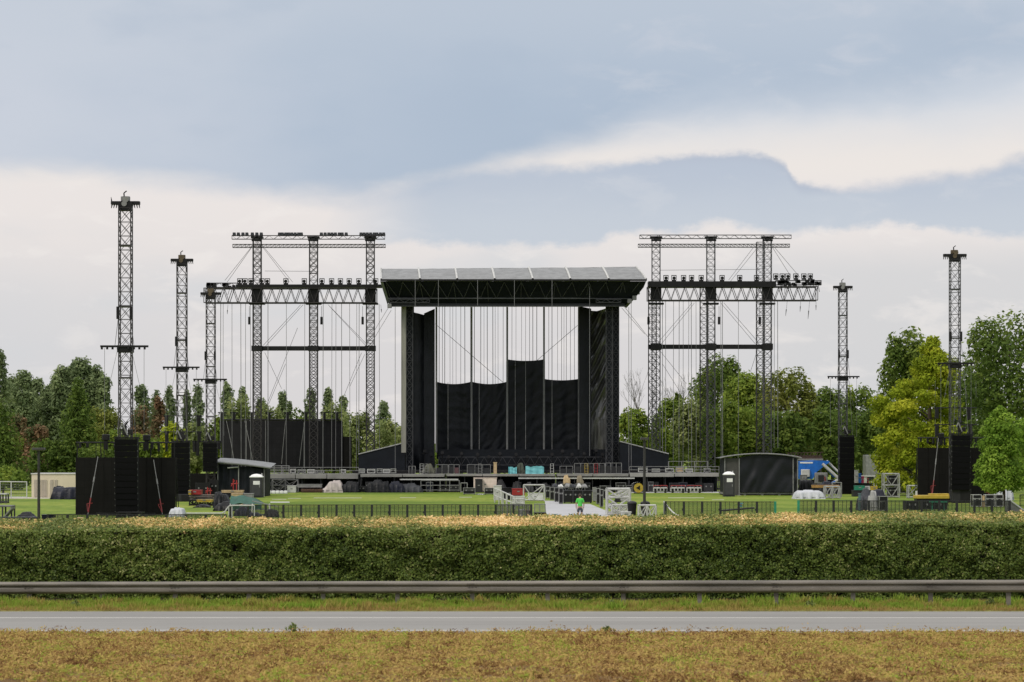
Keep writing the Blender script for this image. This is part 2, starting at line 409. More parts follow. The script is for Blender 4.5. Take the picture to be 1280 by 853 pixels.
def matted(name, n, x0, x1, y0, y1, smin, smax, m, zf, tintf, flat=1.0):
    """grass laid down in tangled clumps"""
    k = n // 18; cx = RNG.uniform(x0, x1, k); cy = RNG.uniform(y0, y1, k); ch = np.abs(RNG.normal(0, .05, k)) + .012; cr_ = RNG.uniform(.03, .15, k); ct = RNG.normal(0, .15, k)
    idx = RNG.integers(0, k, n); x = cx[idx] + RNG.normal(0, 1, n) * cr_[idx]; y = cy[idx] + RNG.normal(0, 1, n) * cr_[idx]
    y = np.clip(y, y0, y1); z = np.array([zf(a, b) for a, b in zip(x, y)]) + RNG.uniform(0, 1.4, n) * ch[idx]
    t = (tintf(cx, cy, k) + ct)[idx] + RNG.normal(0, .06, n)
    nr = RNG.normal(0, .75, (n, 3)) + [0, -.35, flat]
    return leaves(name, np.stack([x, y, z], 1), nr, RNG.uniform(smin, smax, n), t, m, None, .3)
g1 = matted('dry_grass', 460000, -19, 19, 33, 57.15,   .016, .05, GD, bankz, tb); tag(g1, kind='stuff')
tag(blades('grass_blades', 30000, -19, 19, 33, 57.2, .02, .05, GD, bankz, lambda x, y, n: tb(x, y, n) + .06, .16), kind='stuff')
GV = leafmat('verge_grass_blades', [(0, (.36, .235, .09)), (.35, (.36, .3, .085)), (.6, (.28, .32, .055)), (1, (.22, .35, .045))], .8, .3, .1)
def tv(x, y, n):
    return .52 + patch(x, y, .8, 5) * .3 + patch(x, y, 2.7, 2) * .22 + RNG.normal(0, .13, n) + np.clip((y - 65.4) * .55, -.42, .12)
tag(blades('verge_grass', 80000, -26, 26, YR1 + .03, 68.3, .025, .08, GV, lambda x, y: RZ + .01, tv, .16), kind='stuff')
def vtuft():
    k = 560; cx = RNG.uniform(-26, 26, k); cy = RNG.uniform(65.0, 68.2, k); hgt = RNG.uniform(.05, .15, k); n = 56000; i = RNG.integers(0, k, n)
    x = cx[i] + RNG.normal(0, .13, n); y = np.clip(cy[i] + RNG.normal(0, .1, n), YR1 + .03, 69); tint = (RNG.uniform(.25, 1, k))[i] + RNG.normal(0, .1, n)
    return leaves('grass_tufts', np.stack([x, y, np.full(n, RZ)], 1), RNG.normal(0, 1, (n, 3)), hgt[i] * RNG.uniform(.5, 1.1, n), tint, GV, None, .13, True)
tag(vtuft(), kind='stuff')
# taller green weeds standing at the road edges
for i, (px, py, h, lab) in enumerate([(366, 788, .34, 'small leafy green weed at the near road edge, tallest of the weeds there'), (759, 790, .24, 'bushy green weed at the near road edge below the white walkway'),
        
        (1012, 757, .3, 'round green tuft on the grass verge under the guardrail, below the marquee'), (765, 758, .3, 'dark green tuft on the verge under the guardrail, below the person'),
        (1238, 754, .4, 'leafy green tuft on the verge beside the last guardrail post'), (95, 757, .28, 'bright green tuft on the verge near the second guardrail post')]):
    D = 57.0 if py > 780 else 66.2
    t = thing('weed', lab, 'weed', (X(px, D), D, RZ - .03), 'weeds along the road')
    h *= .72; n = 130; a = RNG.uniform(0, 6.28, n); r = np.abs(RNG.normal(0, .05 + h * .22, n)); zz = RNG.uniform(0, 1, n) * h * np.exp(-r * 3.5)
    pts = np.stack([X(px, D) + np.cos(a) * r, D + np.sin(a) * r * .6, RZ + zz], 1)
    leaves('foliage', pts, RNG.normal(0, 1, (n, 3)) + [0, 0, .7], RNG.uniform(.03, .06, n), RNG.uniform(.1, .9, n), LM['light'], t, .5)

# ================================================================== HEDGE
HG = leafmat('hedge_leaves', [(0, (.04, .066, .013)), (.3, (.083, .128, .021)), (.62, (.15, .203, .037)), (.88, (.25, .285, .075)), (1, (.44, .43, .19))], .5, .25, .22)
HT = leafmat('hedge_top_leaves', [(0, (.11, .15, .03)), (.3, (.24, .26, .06)), (.46, (.48, .38, .12)), (.66, (.82, .56, .24)), (1, (.9, .7, .38))], .55, .25, .3)
hd = thing('clipped_hedge', 'long clipped dark green hedge with a dry straw-coloured top, behind the guardrail', 'hedge', (0, 71.5, .3))
def htop(x): return 2.555 + .0075 * x + .035 * hsh(x * .35, 1, 2)
HX0, HX1, HY0, HY1 = -28.0, 28.0, 70.2, 74.0
def hfront(x, z): return HY0 + .17 * hsh(x * .8, z * 1.4, 4) + .08 * hsh(x * 2.6, z * 3.1, 1) + max(0, z - 2.2) * .18
n = 400000; k_ = n // 22; ci = RNG.integers(0, k_, n); so_ = RNG.normal(0, .075, k_); st_ = RNG.normal(0, .13, k_)
x = RNG.uniform(HX0, HX1, k_)[ci] + RNG.normal(0, .07, n); z = .3 + (RNG.uniform(0, 1, k_) * 2.4)[ci] + RNG.normal(0, .06, n)
zt = np.array([htop(a) for a in x]); k = (z < zt) & (z > .25); x, z, zt, ci = x[k], z[k], zt[k], ci[k]; n = len(x)
y = np.array([hfront(a, b) for a, b in zip(x, z)]) + np.abs(RNG.normal(0, .075, n)) - .03 - so_[ci]
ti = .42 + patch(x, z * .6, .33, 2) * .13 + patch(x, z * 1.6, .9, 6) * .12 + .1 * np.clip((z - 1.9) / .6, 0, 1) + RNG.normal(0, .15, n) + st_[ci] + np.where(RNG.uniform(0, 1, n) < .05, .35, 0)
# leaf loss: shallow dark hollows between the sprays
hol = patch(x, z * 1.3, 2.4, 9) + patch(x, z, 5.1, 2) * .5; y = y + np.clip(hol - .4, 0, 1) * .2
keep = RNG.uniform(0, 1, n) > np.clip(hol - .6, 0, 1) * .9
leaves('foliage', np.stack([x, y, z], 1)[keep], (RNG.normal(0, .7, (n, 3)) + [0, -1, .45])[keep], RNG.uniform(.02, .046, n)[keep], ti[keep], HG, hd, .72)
n = 200000
x = RNG.uniform(HX0, HX1, n); v = RNG.uniform(0, 1, n); y = HY0 + .05 + v * (HY1 - HY0)
zt = np.array([htop(a) for a in x])
z = zt + .24 * np.sin(np.clip(v * 1.25, 0, 1) * math.pi * .5) - .1 + np.abs(RNG.normal(0, .035, n)) + np.array([.05 * hsh(a * 3, b * 3, 3) for a, b in zip(x, y)]) + np.where(RNG.uniform(0, 1, n) < .04, RNG.uniform(0, .09, n), 0)
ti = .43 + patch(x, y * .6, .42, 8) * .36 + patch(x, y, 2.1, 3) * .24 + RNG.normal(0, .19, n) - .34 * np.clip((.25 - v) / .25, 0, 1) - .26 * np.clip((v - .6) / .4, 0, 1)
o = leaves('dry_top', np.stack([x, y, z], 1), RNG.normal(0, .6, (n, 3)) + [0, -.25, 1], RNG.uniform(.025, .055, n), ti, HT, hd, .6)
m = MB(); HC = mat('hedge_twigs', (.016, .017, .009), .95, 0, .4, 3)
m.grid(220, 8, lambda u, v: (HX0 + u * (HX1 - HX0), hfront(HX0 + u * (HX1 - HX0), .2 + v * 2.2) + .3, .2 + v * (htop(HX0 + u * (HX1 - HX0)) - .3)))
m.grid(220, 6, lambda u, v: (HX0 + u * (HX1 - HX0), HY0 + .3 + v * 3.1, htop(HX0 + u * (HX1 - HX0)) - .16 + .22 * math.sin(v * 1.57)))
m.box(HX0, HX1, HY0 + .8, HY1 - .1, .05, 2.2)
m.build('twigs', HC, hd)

# ================================================================== GUARDRAIL
GALV = mat('weathered_galvanised_steel', (.165, .148, .125), .5, .2, .4, 1.2, .1, 8, .5, (.4, 1, 3))
gr = thing('guardrail', 'weathered grey steel guardrail on short posts along the road in front of the hedge', 'guardrail', (0, 67, RZ))
def gD(x): return 67.0 - .09 * x
def gT(x):
    px = 640 + x / gD(x) * F
    return Z(727.6 - 2.6 * (px / 1280), gD(x))
gx = [-26 + k * 2.09 for k in range(26)]
off0 = X(36, gD(-14)) ; k0 = round((off0 + 26) / 2.09); sh = off0 - gx[k0]; gx = [a + sh for a in gx]
prof = [(0, .0), (-.055, -.025), (-.085, -.06), (-.085, -.095), (-.03, -.13), (-.02, -.165), (-.03, -.2), (-.085, -.235), (-.085, -.275), (-.055, -.315), (0, -.34), (.012, -.33), (-.02, -.165 - .02), (.012, -.01)]
for a, b in zip(gx[:-1:2], gx[2::2]):
    m = MB(); vs = []
    for xx in (a - .12, b + .12):
        for dy, dz in prof: vs.append((xx, gD(xx) + dy * (1 if xx < a else 1.05), gT(xx) + dz))
    nP = len(prof); m.add(vs, [(i, (i + 1) % nP, nP + (i + 1) % nP, nP + i) for i in range(nP)])
    m.build('beam_section', GALV, gr)
for xx in gx[::2]:
    D = gD(xx); zt = gT(xx); m = MB(); m.box(xx - .15, xx + .15, D - .095, D - .08, zt - .095, zt - .065); m.box(xx - .15, xx + .15, D - .095, D - .08, zt - .27, zt - .24)
    for q in (-.1, 0, .1): m.bar((xx + q, D - .05, zt - .165), (xx + q, D - .02, zt - .165), .022, 6, caps=True)
    m.build('splice_plate', mat('splice_steel', (.11, .095, .08), .6, .1, .4, 8), gr)
for i, xx in enumerate(gx):
    D = gD(xx); zt = gT(xx)
    m = MB(); m.box(xx - .06, xx + .06, D + .06, D + .07, RZ - .4, zt - .03); m.box(xx - .06, xx - .05, D + .07, D + .15, RZ - .4, zt - .03); m.box(xx + .05, xx + .06, D + .07, D + .15, RZ - .4, zt - .03)
    p = m.build('post', GALV, gr)
    m = MB(); m.box(xx - .05, xx + .05, D - .02, D + .06, zt - .24, zt - .1); m.bar((xx, D - .03, zt - .165), (xx, D + .0, zt - .165), .02, 6, caps=True); m.build('spacer', GALV, p)

# ================================================================== SKY AND LIGHT
w = bpy.data.worlds.new('World'); scene.world = w; w.use_nodes = True
n, l = w.node_tree.nodes, w.node_tree.links; n.clear()
def MATH(op, a, b=None, c=None, clamp=False):
    q = n.new('ShaderNodeMath'); q.operation = op; q.use_clamp = clamp
    for i, v in enumerate((a, b, c)):
        if v is None: continue
        if isinstance(v, (int, float)): q.inputs[i].default_value = v
        else: l.new(v, q.inputs[i])
    return q.outputs[0]
def SMOOTH(v, lo, hi):
    q = n.new('ShaderNodeMapRange'); q.interpolation_type = 'SMOOTHSTEP'; q.clamp = True
    l.new(v, q.inputs['Value'])
    for nm_, vv in (('From Min', lo), ('From Max', hi)):
        if isinstance(vv, (int, float)): q.inputs[nm_].default_value = vv
        else: l.new(vv, q.inputs[nm_])
    return q.outputs['Result']
def MIXC(f, a, b):
    q = n.new('ShaderNodeMix'); q.data_type = 'RGBA'
    if isinstance(f, (int, float)): q.inputs['Factor'].default_value = f
    else: l.new(f, q.inputs['Factor'])
    for i, v in (('A', a), ('B', b)):
        if isinstance(v, tuple): q.inputs[i].default_value = (*v, 1)
        else: l.new(v, q.inputs[i])
    return q.outputs['Result']
tc = n.new('ShaderNodeTexCoord'); sx = n.new('ShaderNodeSeparateXYZ'); l.new(tc.outputs['Generated'], sx.inputs[0])
az = MATH('ARCTAN2', sx.outputs['X'], sx.outputs['Y'])          # azimuth from the view axis, radians
el = MATH('ARCSINE', MATH('MINIMUM', MATH('MAXIMUM', sx.outputs['Z'], -1), 1))   # elevation
U = MATH('MULTIPLY_ADD', az, F, 640.0); V0 = MATH('MULTIPLY_ADD', el, -F, HZ)    # degrees in units of 1/3022 rad; V grows downward
cv = n.new('ShaderNodeCombineXYZ'); l.new(U, cv.inputs['X']); l.new(V0, cv.inputs['Y'])
def NOISE(sx_, sy_, det=6, rough=.55, seed=0.0, dist=0.0):
    mp = n.new('ShaderNodeMapping'); mp.inputs['Scale'].default_value = (sx_, sy_, 1); mp.inputs['Location'].default_value = (seed, seed * .7, 0); l.new(cv.outputs[0], mp.inputs['Vector'])
    t = n.new('ShaderNodeTexNoise'); t.inputs['Scale'].default_value = 1; t.inputs['Detail'].default_value = det; t.inputs['Roughness'].default_value = rough; t.inputs['Distortion'].default_value = dist
    l.new(mp.outputs['Vector'], t.inputs['Vector'])
    return MATH('SUBTRACT', t.outputs['Fac'], .5)
def CURVE(pts):
    """a line of elevations over azimuth: pts in (U, V)"""
    f = n.new('ShaderNodeFloatCurve'); c = f.mapping.curves[0]
    while len(c.points) > 2: c.points.remove(c.points[1])
    q = [((a + 400) / 2080, b / 600) for a, b in pts]
    c.points[0].location = q[0]; c.points[-1].location = q[-1]
    for a in q[1:-1]: c.points.new(*a)
    for p_ in c.points: p_.handle_type = 'AUTO_CLAMPED'
    f.mapping.use_clip = False; f.mapping.update()
    u = MATH('DIVIDE', MATH('ADD', U, 400), 2080, clamp=True); l.new(u, f.inputs['Value'])
    return MATH('MULTIPLY', f.outputs['Value'], 600)
big = NOISE(.004, .009, 5, .5, 3.1); mid = NOISE(.011, .026, 7, .58, 11.7, .4); fine = NOISE(.03, .05, 7, .62, 5.2)
V = MATH('ADD', V0, MATH('ADD', MATH('MULTIPLY', mid, 16), MATH('MULTIPLY', fine, 7)))
# low bright haze and cumulus
low = MIXC(SMOOTH(V, 250, 450), srgb(238, 231, 228), srgb(221, 218, 219))
low = MIXC(MATH('MULTIPLY', SMOOTH(big, .0, .22), MATH('MULTIPLY', SMOOTH(V, 270, 340), .8)), low, srgb(216, 217, 220))
low = MIXC(MATH('MULTIPLY', SMOOTH(U, 700, 1100), MATH('MULTIPLY', SMOOTH(V, 290, 350), .75)), low, srgb(214, 214, 216))
low = MIXC(MATH('MULTIPLY', SMOOTH(mid, .02, .2), .5), low, srgb(244, 238, 234))
low = MIXC(MATH('MULTIPLY', SMOOTH(U, 330, -80), MATH('MULTIPLY', SMOOTH(V, 300, 400), .55)), low, srgb(214, 216, 220))
# cream gap on the upper right
col = low
# middle grey-blue bank with a crisp upper edge
eB = CURVE([(-400, 330), (380, 300), (430, 246), (500, 228), (560, 209), (640, 203), (730, 201), (800, 199), (850, 194), (925, 191), (958, 197), (980, 209), (992, 226), (1006, 233), (1040, 233), (1100, 227), (1170, 218), (1220, 213), (1275, 199), (1400, 205), (1680, 230)])
mB = MATH('MULTIPLY', SMOOTH(MATH('ADD', MATH('SUBTRACT', V0, eB), MATH('ADD', MATH('MULTIPLY', fine, 20), MATH('MULTIPLY', mid, 14))), -4, MATH('ADD', 9, MATH('MULTIPLY', MATH('SUBTRACT', 1, MATH('MULTIPLY', SMOOTH(U, 700, 860), SMOOTH(U, 1090, 1000))), 13))), SMOOTH(U, 380, 560))
eC = CURVE([(-400, 285), (440, 298), (560, 304), (650, 306), (740, 304), (765, 292), (800, 290), (850, 288), (880, 280), (900, 277), (925, 284), (960, 292), (1040, 288), (1080, 286), (1110, 283), (1150, 287), (1220, 296), (1280, 300), (1680, 300)])
sC = SMOOTH(MATH('ADD', MATH('SUBTRACT', V0, eC), MATH('ADD', MATH('MULTIPLY', fine, 26), MATH('MULTIPLY', mid, 12))), -5, 9)
bank = MIXC(SMOOTH(MATH('ADD', V, MATH('MULTIPLY', big, 60)), 195, 300), srgb(188, 197, 212), srgb(201, 208, 218))
bank = MIXC(MATH('MULTIPLY', SMOOTH(mid, .03, .2), .45), bank, srgb(209, 213, 221))
bank = MIXC(MATH('MULTIPLY', SMOOTH(MATH('SUBTRACT', V0, eB), 20, 2), SMOOTH(U, 760, 900)), bank, srgb(185, 193, 208))
mBC = MATH('MULTIPLY', mB, MATH('SUBTRACT', 1, sC))
gap = MIXC(SMOOTH(MATH('ADD', V, MATH('MULTIPLY', big, 50)), 120, 215), srgb(217, 221, 228), srgb(240, 233, 228))
eA = CURVE([(-400, 226), (0, 226), (200, 231), (430, 246), (490, 238), (560, 221), (640, 198), (720, 176), (800, 156), (900, 132), (1000, 128), (1100, 122), (1280, 112), (1680, 112)])
dA = MATH('ADD', MATH('SUBTRACT', V0, eA), MATH('ADD', MATH('MULTIPLY', big, 55), MATH('MULTIPLY', mid, 26)))
wA = MATH('ADD', 20, MATH('MULTIPLY', SMOOTH(U, 500, 1100), 30))
sA = SMOOTH(dA, MATH('MULTIPLY', wA, -1), wA)      # 0 in the upper cloud, 1 below it
col = MIXC(SMOOTH(V0, 250, 215), col, gap)
col = MIXC(mBC, col, bank)
up = MIXC(SMOOTH(MATH('ADD', U, MATH('MULTIPLY', big, 500)), 0, 620), srgb(204, 210, 221), srgb(177, 191, 209))
up = MIXC(MATH('MULTIPLY', SMOOTH(V, 150, 0), .55), up, srgb(199, 207, 218))
up = MIXC(MATH('MULTIPLY', SMOOTH(mid, -.02, .2), MATH('MULTIPLY', SMOOTH(U, 620, 820), .6)), up, srgb(201, 207, 218))
up = MIXC(MATH('MULTIPLY', SMOOTH(big, -.02, -.2), .35), up, srgb(171, 186, 205))
col = MIXC(MATH('SUBTRACT', 1, sA), col, up)
# an overcast dome is brightest overhead
col = MIXC(MATH('MULTIPLY', SMOOTH(el, .19, .6), .75), col, (.635, .605, .565))
gain = MATH('MULTIPLY_ADD', SMOOTH(el, .19, 1.1), 1.45, 1.0)
sc_ = n.new('ShaderNodeVectorMath'); sc_.operation = 'SCALE'; l.new(col, sc_.inputs[0]); l.new(MATH('MULTIPLY', gain, 10.0), sc_.inputs['Scale'])
SUN = Vector((-.5, -.52, .68)).normalized()
sky = n.new('ShaderNodeTexSky'); sky.sky_type = 'NISHITA'; sky.sun_disc = False
sky.sun_elevation = math.asin(SUN.z); sky.sun_rotation = math.atan2(SUN.x, SUN.y); sky.dust_density = 2.0
fin = MIXC(.94, sky.outputs['Color'], sc_.outputs[0])
bg = n.new('ShaderNodeBackground'); bg.inputs['Strength'].default_value = .1; l.new(fin, bg.inputs['Color'])
ow = n.new('ShaderNodeOutputWorld'); l.new(bg.outputs[0], ow.inputs['Surface'])
su = bpy.data.lights.new('sun', 'SUN'); su.energy = 1.5; su.angle = math.radians(12); su.color = (1, .93, .82)
so = bpy.data.objects.new('sun', su); COL.objects.link(so); so.rotation_euler = (-SUN).to_track_quat('-Z', 'Y').to_euler(); so.location = (0, 100, 80)

cam = bpy.data.cameras.new('camera'); co = bpy.data.objects.new('camera', cam); COL.objects.link(co); scene.camera = co
co.location = (0, 0, CH); co.rotation_euler = (math.pi / 2, 0, 0)
cam.sensor_width = 36; cam.lens = 85; cam.shift_y = (HZ - 426.5) / 1280; cam.clip_start = .5; cam.clip_end = 20000
cam.dof.use_dof = True; cam.dof.focus_distance = 240; cam.dof.aperture_fstop = 4.2
scene.view_settings.view_transform = 'Standard'; scene.view_settings.look = 'None'; scene.view_settings.exposure = 0; scene.view_settings.gamma = 1
scene.cycles.max_bounces = 5; scene.cycles.diffuse_bounces = 3; scene.cycles.transparent_max_bounces = 4
# ================================================================== GANTRIES OF TRUSS BESIDE THE STAGE
XA, YA, ZA = (1, 0, 0), (0, 1, 0), (0, 0, 1)
def htruss(m, x0, x1, y, zc, h, d, bay, rc, rl, style='W'):
    return m.truss((x0, y, zc), (x1, y, zc), YA, ZA, d, h, bay, rc, rl, style)
def vtower(x, y, z0, z1, w=.95, bay=.82, rc=.05, rl=.026):
    return MB().truss((x, y, z0), (x, y, z1), XA, YA, w, w, bay, rc, rl, 'X')
GD0, GD1 = 285.0, 296.0

def chain(name, px0, py0, px1, py1, D, r, m, parent, D1=None):
    MB().bar(P(px0, py0, D), P(px1, py1, D1 or D), r, 4).build(name, m, parent)

def gantry(side):
    L = side == 'left'
    lab = ('tall dark truss gantry west of the stage with a row of floodlights on top' if L else 'tall dark steel truss gantry with ragged overhanging beam, between stage and black marquee')
    xs = [(321.5, 321.5), (392, 392), (463, 463)] if L else [(820, 815.5), (888.5, 880), (959, 950.5)]
    t = thing('truss_gantry', lab, 'gantry', (X(xs[1][0], GD0), GD0, 0))
    y_top = [296, 301, 301] if L else [300, 300, 296]
    for i, (a, b) in enumerate(xs):
        # front and rear tower of each pair
        p = vtower(X(a, GD0), GD0, 0, Z(298, GD0)); p.build('tower', TRUSS if L else TRUSSB, t)
        vtower(X(b, GD1), GD1, 0, Z(300 if L else (360 if i < 2 else 303), GD1)).build('rear_tower', TRUSS, t)
        m = MB(); x = X(a, GD0)
        m.cbox(x - .6, x + .6, GD0 - .62, GD0 + .62, Z(378 if L else 376, GD0), Z(360 if L else 358, GD0), .05)
        m.box(x - .9, x + .9, GD0 - .62, GD0 + .62, Z(381, GD0), Z(379, GD0)); m.build('sleeve_block', BLACK, t)
        m = MB(); m.box(x - .7, x + .7, GD0 - .6, GD0 + .6, Z(298, GD0), Z(296, GD0)); m.bar((x - .6, GD0 - .5, Z(301, GD0)), (x + .6, GD0 - .5, Z(301, GD0)), .12, 6); m.bar((x, GD0 - .6, Z(299, GD0)), (x, GD0 + .6, Z(299, GD0)), .25, 8, caps=True); m.build('head_block', BLACK, t)
        m = MB(); xx = x + (-.9 if i != 1 else .95)
        m.cbox(xx - .14, xx + .14, GD0 - .35, GD0 - .1, Z(406, GD0), Z(390, GD0) - .6, .04); m.bar((xx, GD0 - .22, Z(390, GD0) - .7), (xx, GD0 - .22, Z(383, GD0)), .03)
        m.build('chain_hoist', BLACK, t)
        m = MB(); m.box(x - .7, x + .7, GD0 - .7, GD0 + .7, .0, .35); m.box(x - 1.4, x + 1.4, GD0 - .15, GD0 + .15, .05, .3); m.build('base_plate', BLACK, t)
    # two thin trusses across the top
    a, b = (290, 481) if L else (799.5, 989)
    m = MB(); htruss(m, X(a, GD0), X(b, GD0), GD0, Z(297 if L else 296.3, GD0), .42, .42, .55, .045, .022); m.build('top_beam', TRUSS if L else TRUSSB, t)
    m = MB(); htruss(m, X(a - 1, GD0), X(b, GD0), GD0 + 1.6, Z(306.3 if L else 306, GD0), .38, .38, .5, .045, .022, 'X'); m.build('top_beam', TRUSS if L else TRUSSB, t)
    # main lifting beam with catwalk
    a, b = (256, 471) if L else (809, 1021)
    zt, zb = (361, 379) if L else (359, 376)
    for yy in (GD0 - .9, GD0 + .9):
        m = MB(); m.truss((X(a, GD0), yy, (Z(zt, GD0) + Z(zb, GD0)) / 2), (X(b, GD0), yy, (Z(zt, GD0) + Z(zb, GD0)) / 2), YA, ZA, .3, Z(zt, GD0) - Z(zb, GD0), .56, .065, .03, 'W'); m.build('main_beam', TRUSS, t)
    m = MB(); c0, c1 = (296, 477) if L else (810, 969)
    m.box(X(c0, GD0), X(c1, GD0), GD0 - 1.1, GD0 + 1.1, Z(361, GD0) + .12, Z(356.5 if L else 352.5, GD0)); m.build('catwalk', BLACK, t)
    m = MB(); c0, c1 = (259, 297) if L else (969, 1026)
    z = Z(357 if L else 354, GD0)
    htruss(m, X(c0, GD0), X(c1, GD0), GD0 - .3, z, .5, .6, .7, .05, .03); m.build('end_beam', TRUSS, t)
    rg = random.Random(5 if L else 6)
    m = MB()
    for k in range(26 if not L else 12):
        px = rg.uniform(c0 + 2, c1); x = X(px, GD0); zz = z + rg.uniform(-.35, .25)
        m.cbox(x - rg.uniform(.12, .32), x + rg.uniform(.1, .3), GD0 - .9, GD0 - rg.uniform(.1, .5), zz - .18, zz + .16, .03)
        if rg.random() < .6: m.bar((x, GD0 - .6, zz), (x + rg.uniform(-.3, .3), GD0 - .6, zz - rg.uniform(.4, 1.0)), .035)
    m.build('cable_trunk', BLACK, t)
    # lower beam
    a, b = (318, 468) if L else (810, 962)
    m = MB(); m.cbox(X(a, GD0), X(b, GD0), GD0 - .3, GD0 + .3, Z(438.5 if L else 436.5, GD0), Z(433 if L else 431, GD0), .04)
    for q in xs: m.box(X(q[0], GD0) - .62, X(q[0], GD0) + .62, GD0 - .62, GD0 + .62, Z(439 if L else 437.5, GD0), Z(432.5 if L else 430, GD0))
    m.build('lower_beam', BLACK, t)
    # bracing wires
    if L:
        W_ = [(316, 307, 281, 351), (315, 309, 284, 353), (328, 307, 366, 353), (329, 310, 362, 353), (331, 339, 398, 339.5), (376, 381, 329, 432), (379, 381, 331, 434), (410, 381, 457, 432), (412, 383, 459, 431), (331, 441, 352, 486), (452, 441, 428, 500), (456, 443, 437, 484), (328, 520, 372, 410), (336, 505, 357, 455)]
    else:
        W_ = [(943, 308, 911, 350), (945, 312, 913, 352), (964, 307, 988, 345), (966, 307, 1000, 347), (825, 338, 950, 337), (865, 379, 822, 429), (868, 379, 826, 431), (901, 379, 944, 430), (905, 379, 946, 426), (826, 440, 858, 480), (946, 440, 938, 465), (828, 455, 850, 490)]
    for a_, b_, c_, d_ in W_: chain('brace_wire', a_, b_, c_, d_, GD0 - .2, .028, CABLED, t)
    # hoist chains that drop to the deck
    if L:
        C_ = [(276, 587), (279, 584), (290, 588), (301, 586), (307, 588), (313, 588), (335, 590), (358, 588), (381, 586), (404, 588), (415, 590), (420, 588), (427, 588), (437, 592), (446, 590), (449, 588), (474, 590)]
    else:
        C_ = [(828, 590), (832, 590), (842, 588), (849, 590), (854, 588), (861, 590), (864, 588), (870, 588), (901, 588), (903, 585), (923, 585), (968, 560), (972, 560)]
    for k, (px, py) in enumerate(C_): chain('hoist_chain', px, 380 if L else 377, px + rg.uniform(-.6, .6), py, GD0 - .5 - .1 * (k % 5), .034 if k % 3 else .045, CABLE, t)
    # rope ends that hang from the beam
    for px, y0, y1, d in ([(285, 381, 393, -1), (476, 381, 391, 1)] if L else [(984, 377, 395, -2), (1001, 375, 390, -1), (1012, 376, 399, -2), (1020, 374, 388, 0)]):
        m = MB(); q = P(px, y0, GD0 - .9); e = P(px + d, y1, GD0 - .9); k = q.lerp(e, .55)
        m.bar(q, k, .022); m.bar(k, e, .06, 5, .02); m.build('rope_end', CABLED, t)
    return t
gantry('left'); gantry('right')

# floodlights on the top beam of the west gantry
fl0 = None
LABF = 'small black floodlight clamped on the topmost beam of the steel gantry west of the stage'
for g0, g1, k in ((293, 309, 4), (315.5, 327, 3), (349.5, 377, 8), (402, 432.5, 8), (451.5, 479.5, 8)):
    for i in range(k):
        px = g0 + (g1 - g0) * i / (k - 1) + random.uniform(-.4, .4); z = Z(295.2, GD0)
        if fl0 is None:
            fl0 = thing('floodlight', LABF, 'floodlight', (X(px, GD0), GD0, z), 'floodlights on the west gantry top')
            o = ORG[fl0]; m = MB(); m.cbox(o.x - .17, o.x + .17, o.y - .2, o.y + .12, z + .06, z + .4, .03); m.build('housing', BLACK, fl0)
            m = MB(); m.box(o.x - .2, o.x - .175, o.y - .06, o.y + .04, z - .02, z + .26); m.box(o.x + .175, o.x + .2, o.y - .06, o.y + .04, z - .02, z + .26); m.box(o.x - .2, o.x + .2, o.y - .06, o.y + .04, z - .03, z + .01); m.build('bracket', BLACK, fl0)
            m = MB(); m.box(o.x - .14, o.x + .14, o.y - .22, o.y - .205, z + .1, z + .36); m.build('lens', GLASS, fl0)
        else: dup(fl0, (X(px, GD0), GD0, z))

# moving heads on the catwalks
mh0 = None
def moving_head(px, py, label, group, sc=1.0):
    global mh0
    z = Z(py, GD0)
    if mh0 is None:
        mh0 = thing('moving_head_light', label, 'stage light', (X(px, GD0), GD0 - .6, z), group); o = ORG[mh0]
        m = MB(); m.cbox(o.x - .26, o.x + .26, o.y - .2, o.y + .2, z, z + .2, .03); m.build('base', BLACK, mh0)
        m = MB(); m.box(o.x - .3, o.x - .23, o.y - .1, o.y + .1, z + .2, z + .68); m.box(o.x + .23, o.x + .3, o.y - .1, o.y + .1, z + .2, z + .68); m.box(o.x - .3, o.x + .3, o.y - .1, o.y + .1, z + .66, z + .74); m.build('yoke', BLACK, mh0)
        m = MB(); m.bar((o.x, o.y - .25, z + .38), (o.x, o.y + .2, z + .44), .2, 10, .16, True); m.build('lamp_head', BLACK, mh0)
    else: dup(mh0, (X(px, GD0), GD0 - .6, z), label, group)
for px in (300.5, 307, 314.5, 328, 335, 358, 381, 403, 415, 426, 437, 449, 470): moving_head(px, 356.5, 'black hoop-shaped stage light standing on the catwalk of the gantry west of the stage', 'stage lights on the west catwalk')
for px in (832, 842, 854, 864, 876, 902, 924, 945): moving_head(px, 352.5, 'black hoop-shaped stage light standing on the catwalk of the gantry east of the stage', 'stage lights on the east catwalk')
for px in (969, 977, 984, 994, 1004, 1012): moving_head(px, 350.5, 'black stage light crowded on the overhanging end of the east gantry beam', 'stage lights on the east beam overhang')

# ================================================================== MAIN STAGE
SD = 280.0      # roof front
st = thing('stage_house', 'huge black open-air concert stage with a grey panelled canopy roof on truss legs', 'stage', (0, 284, 0))
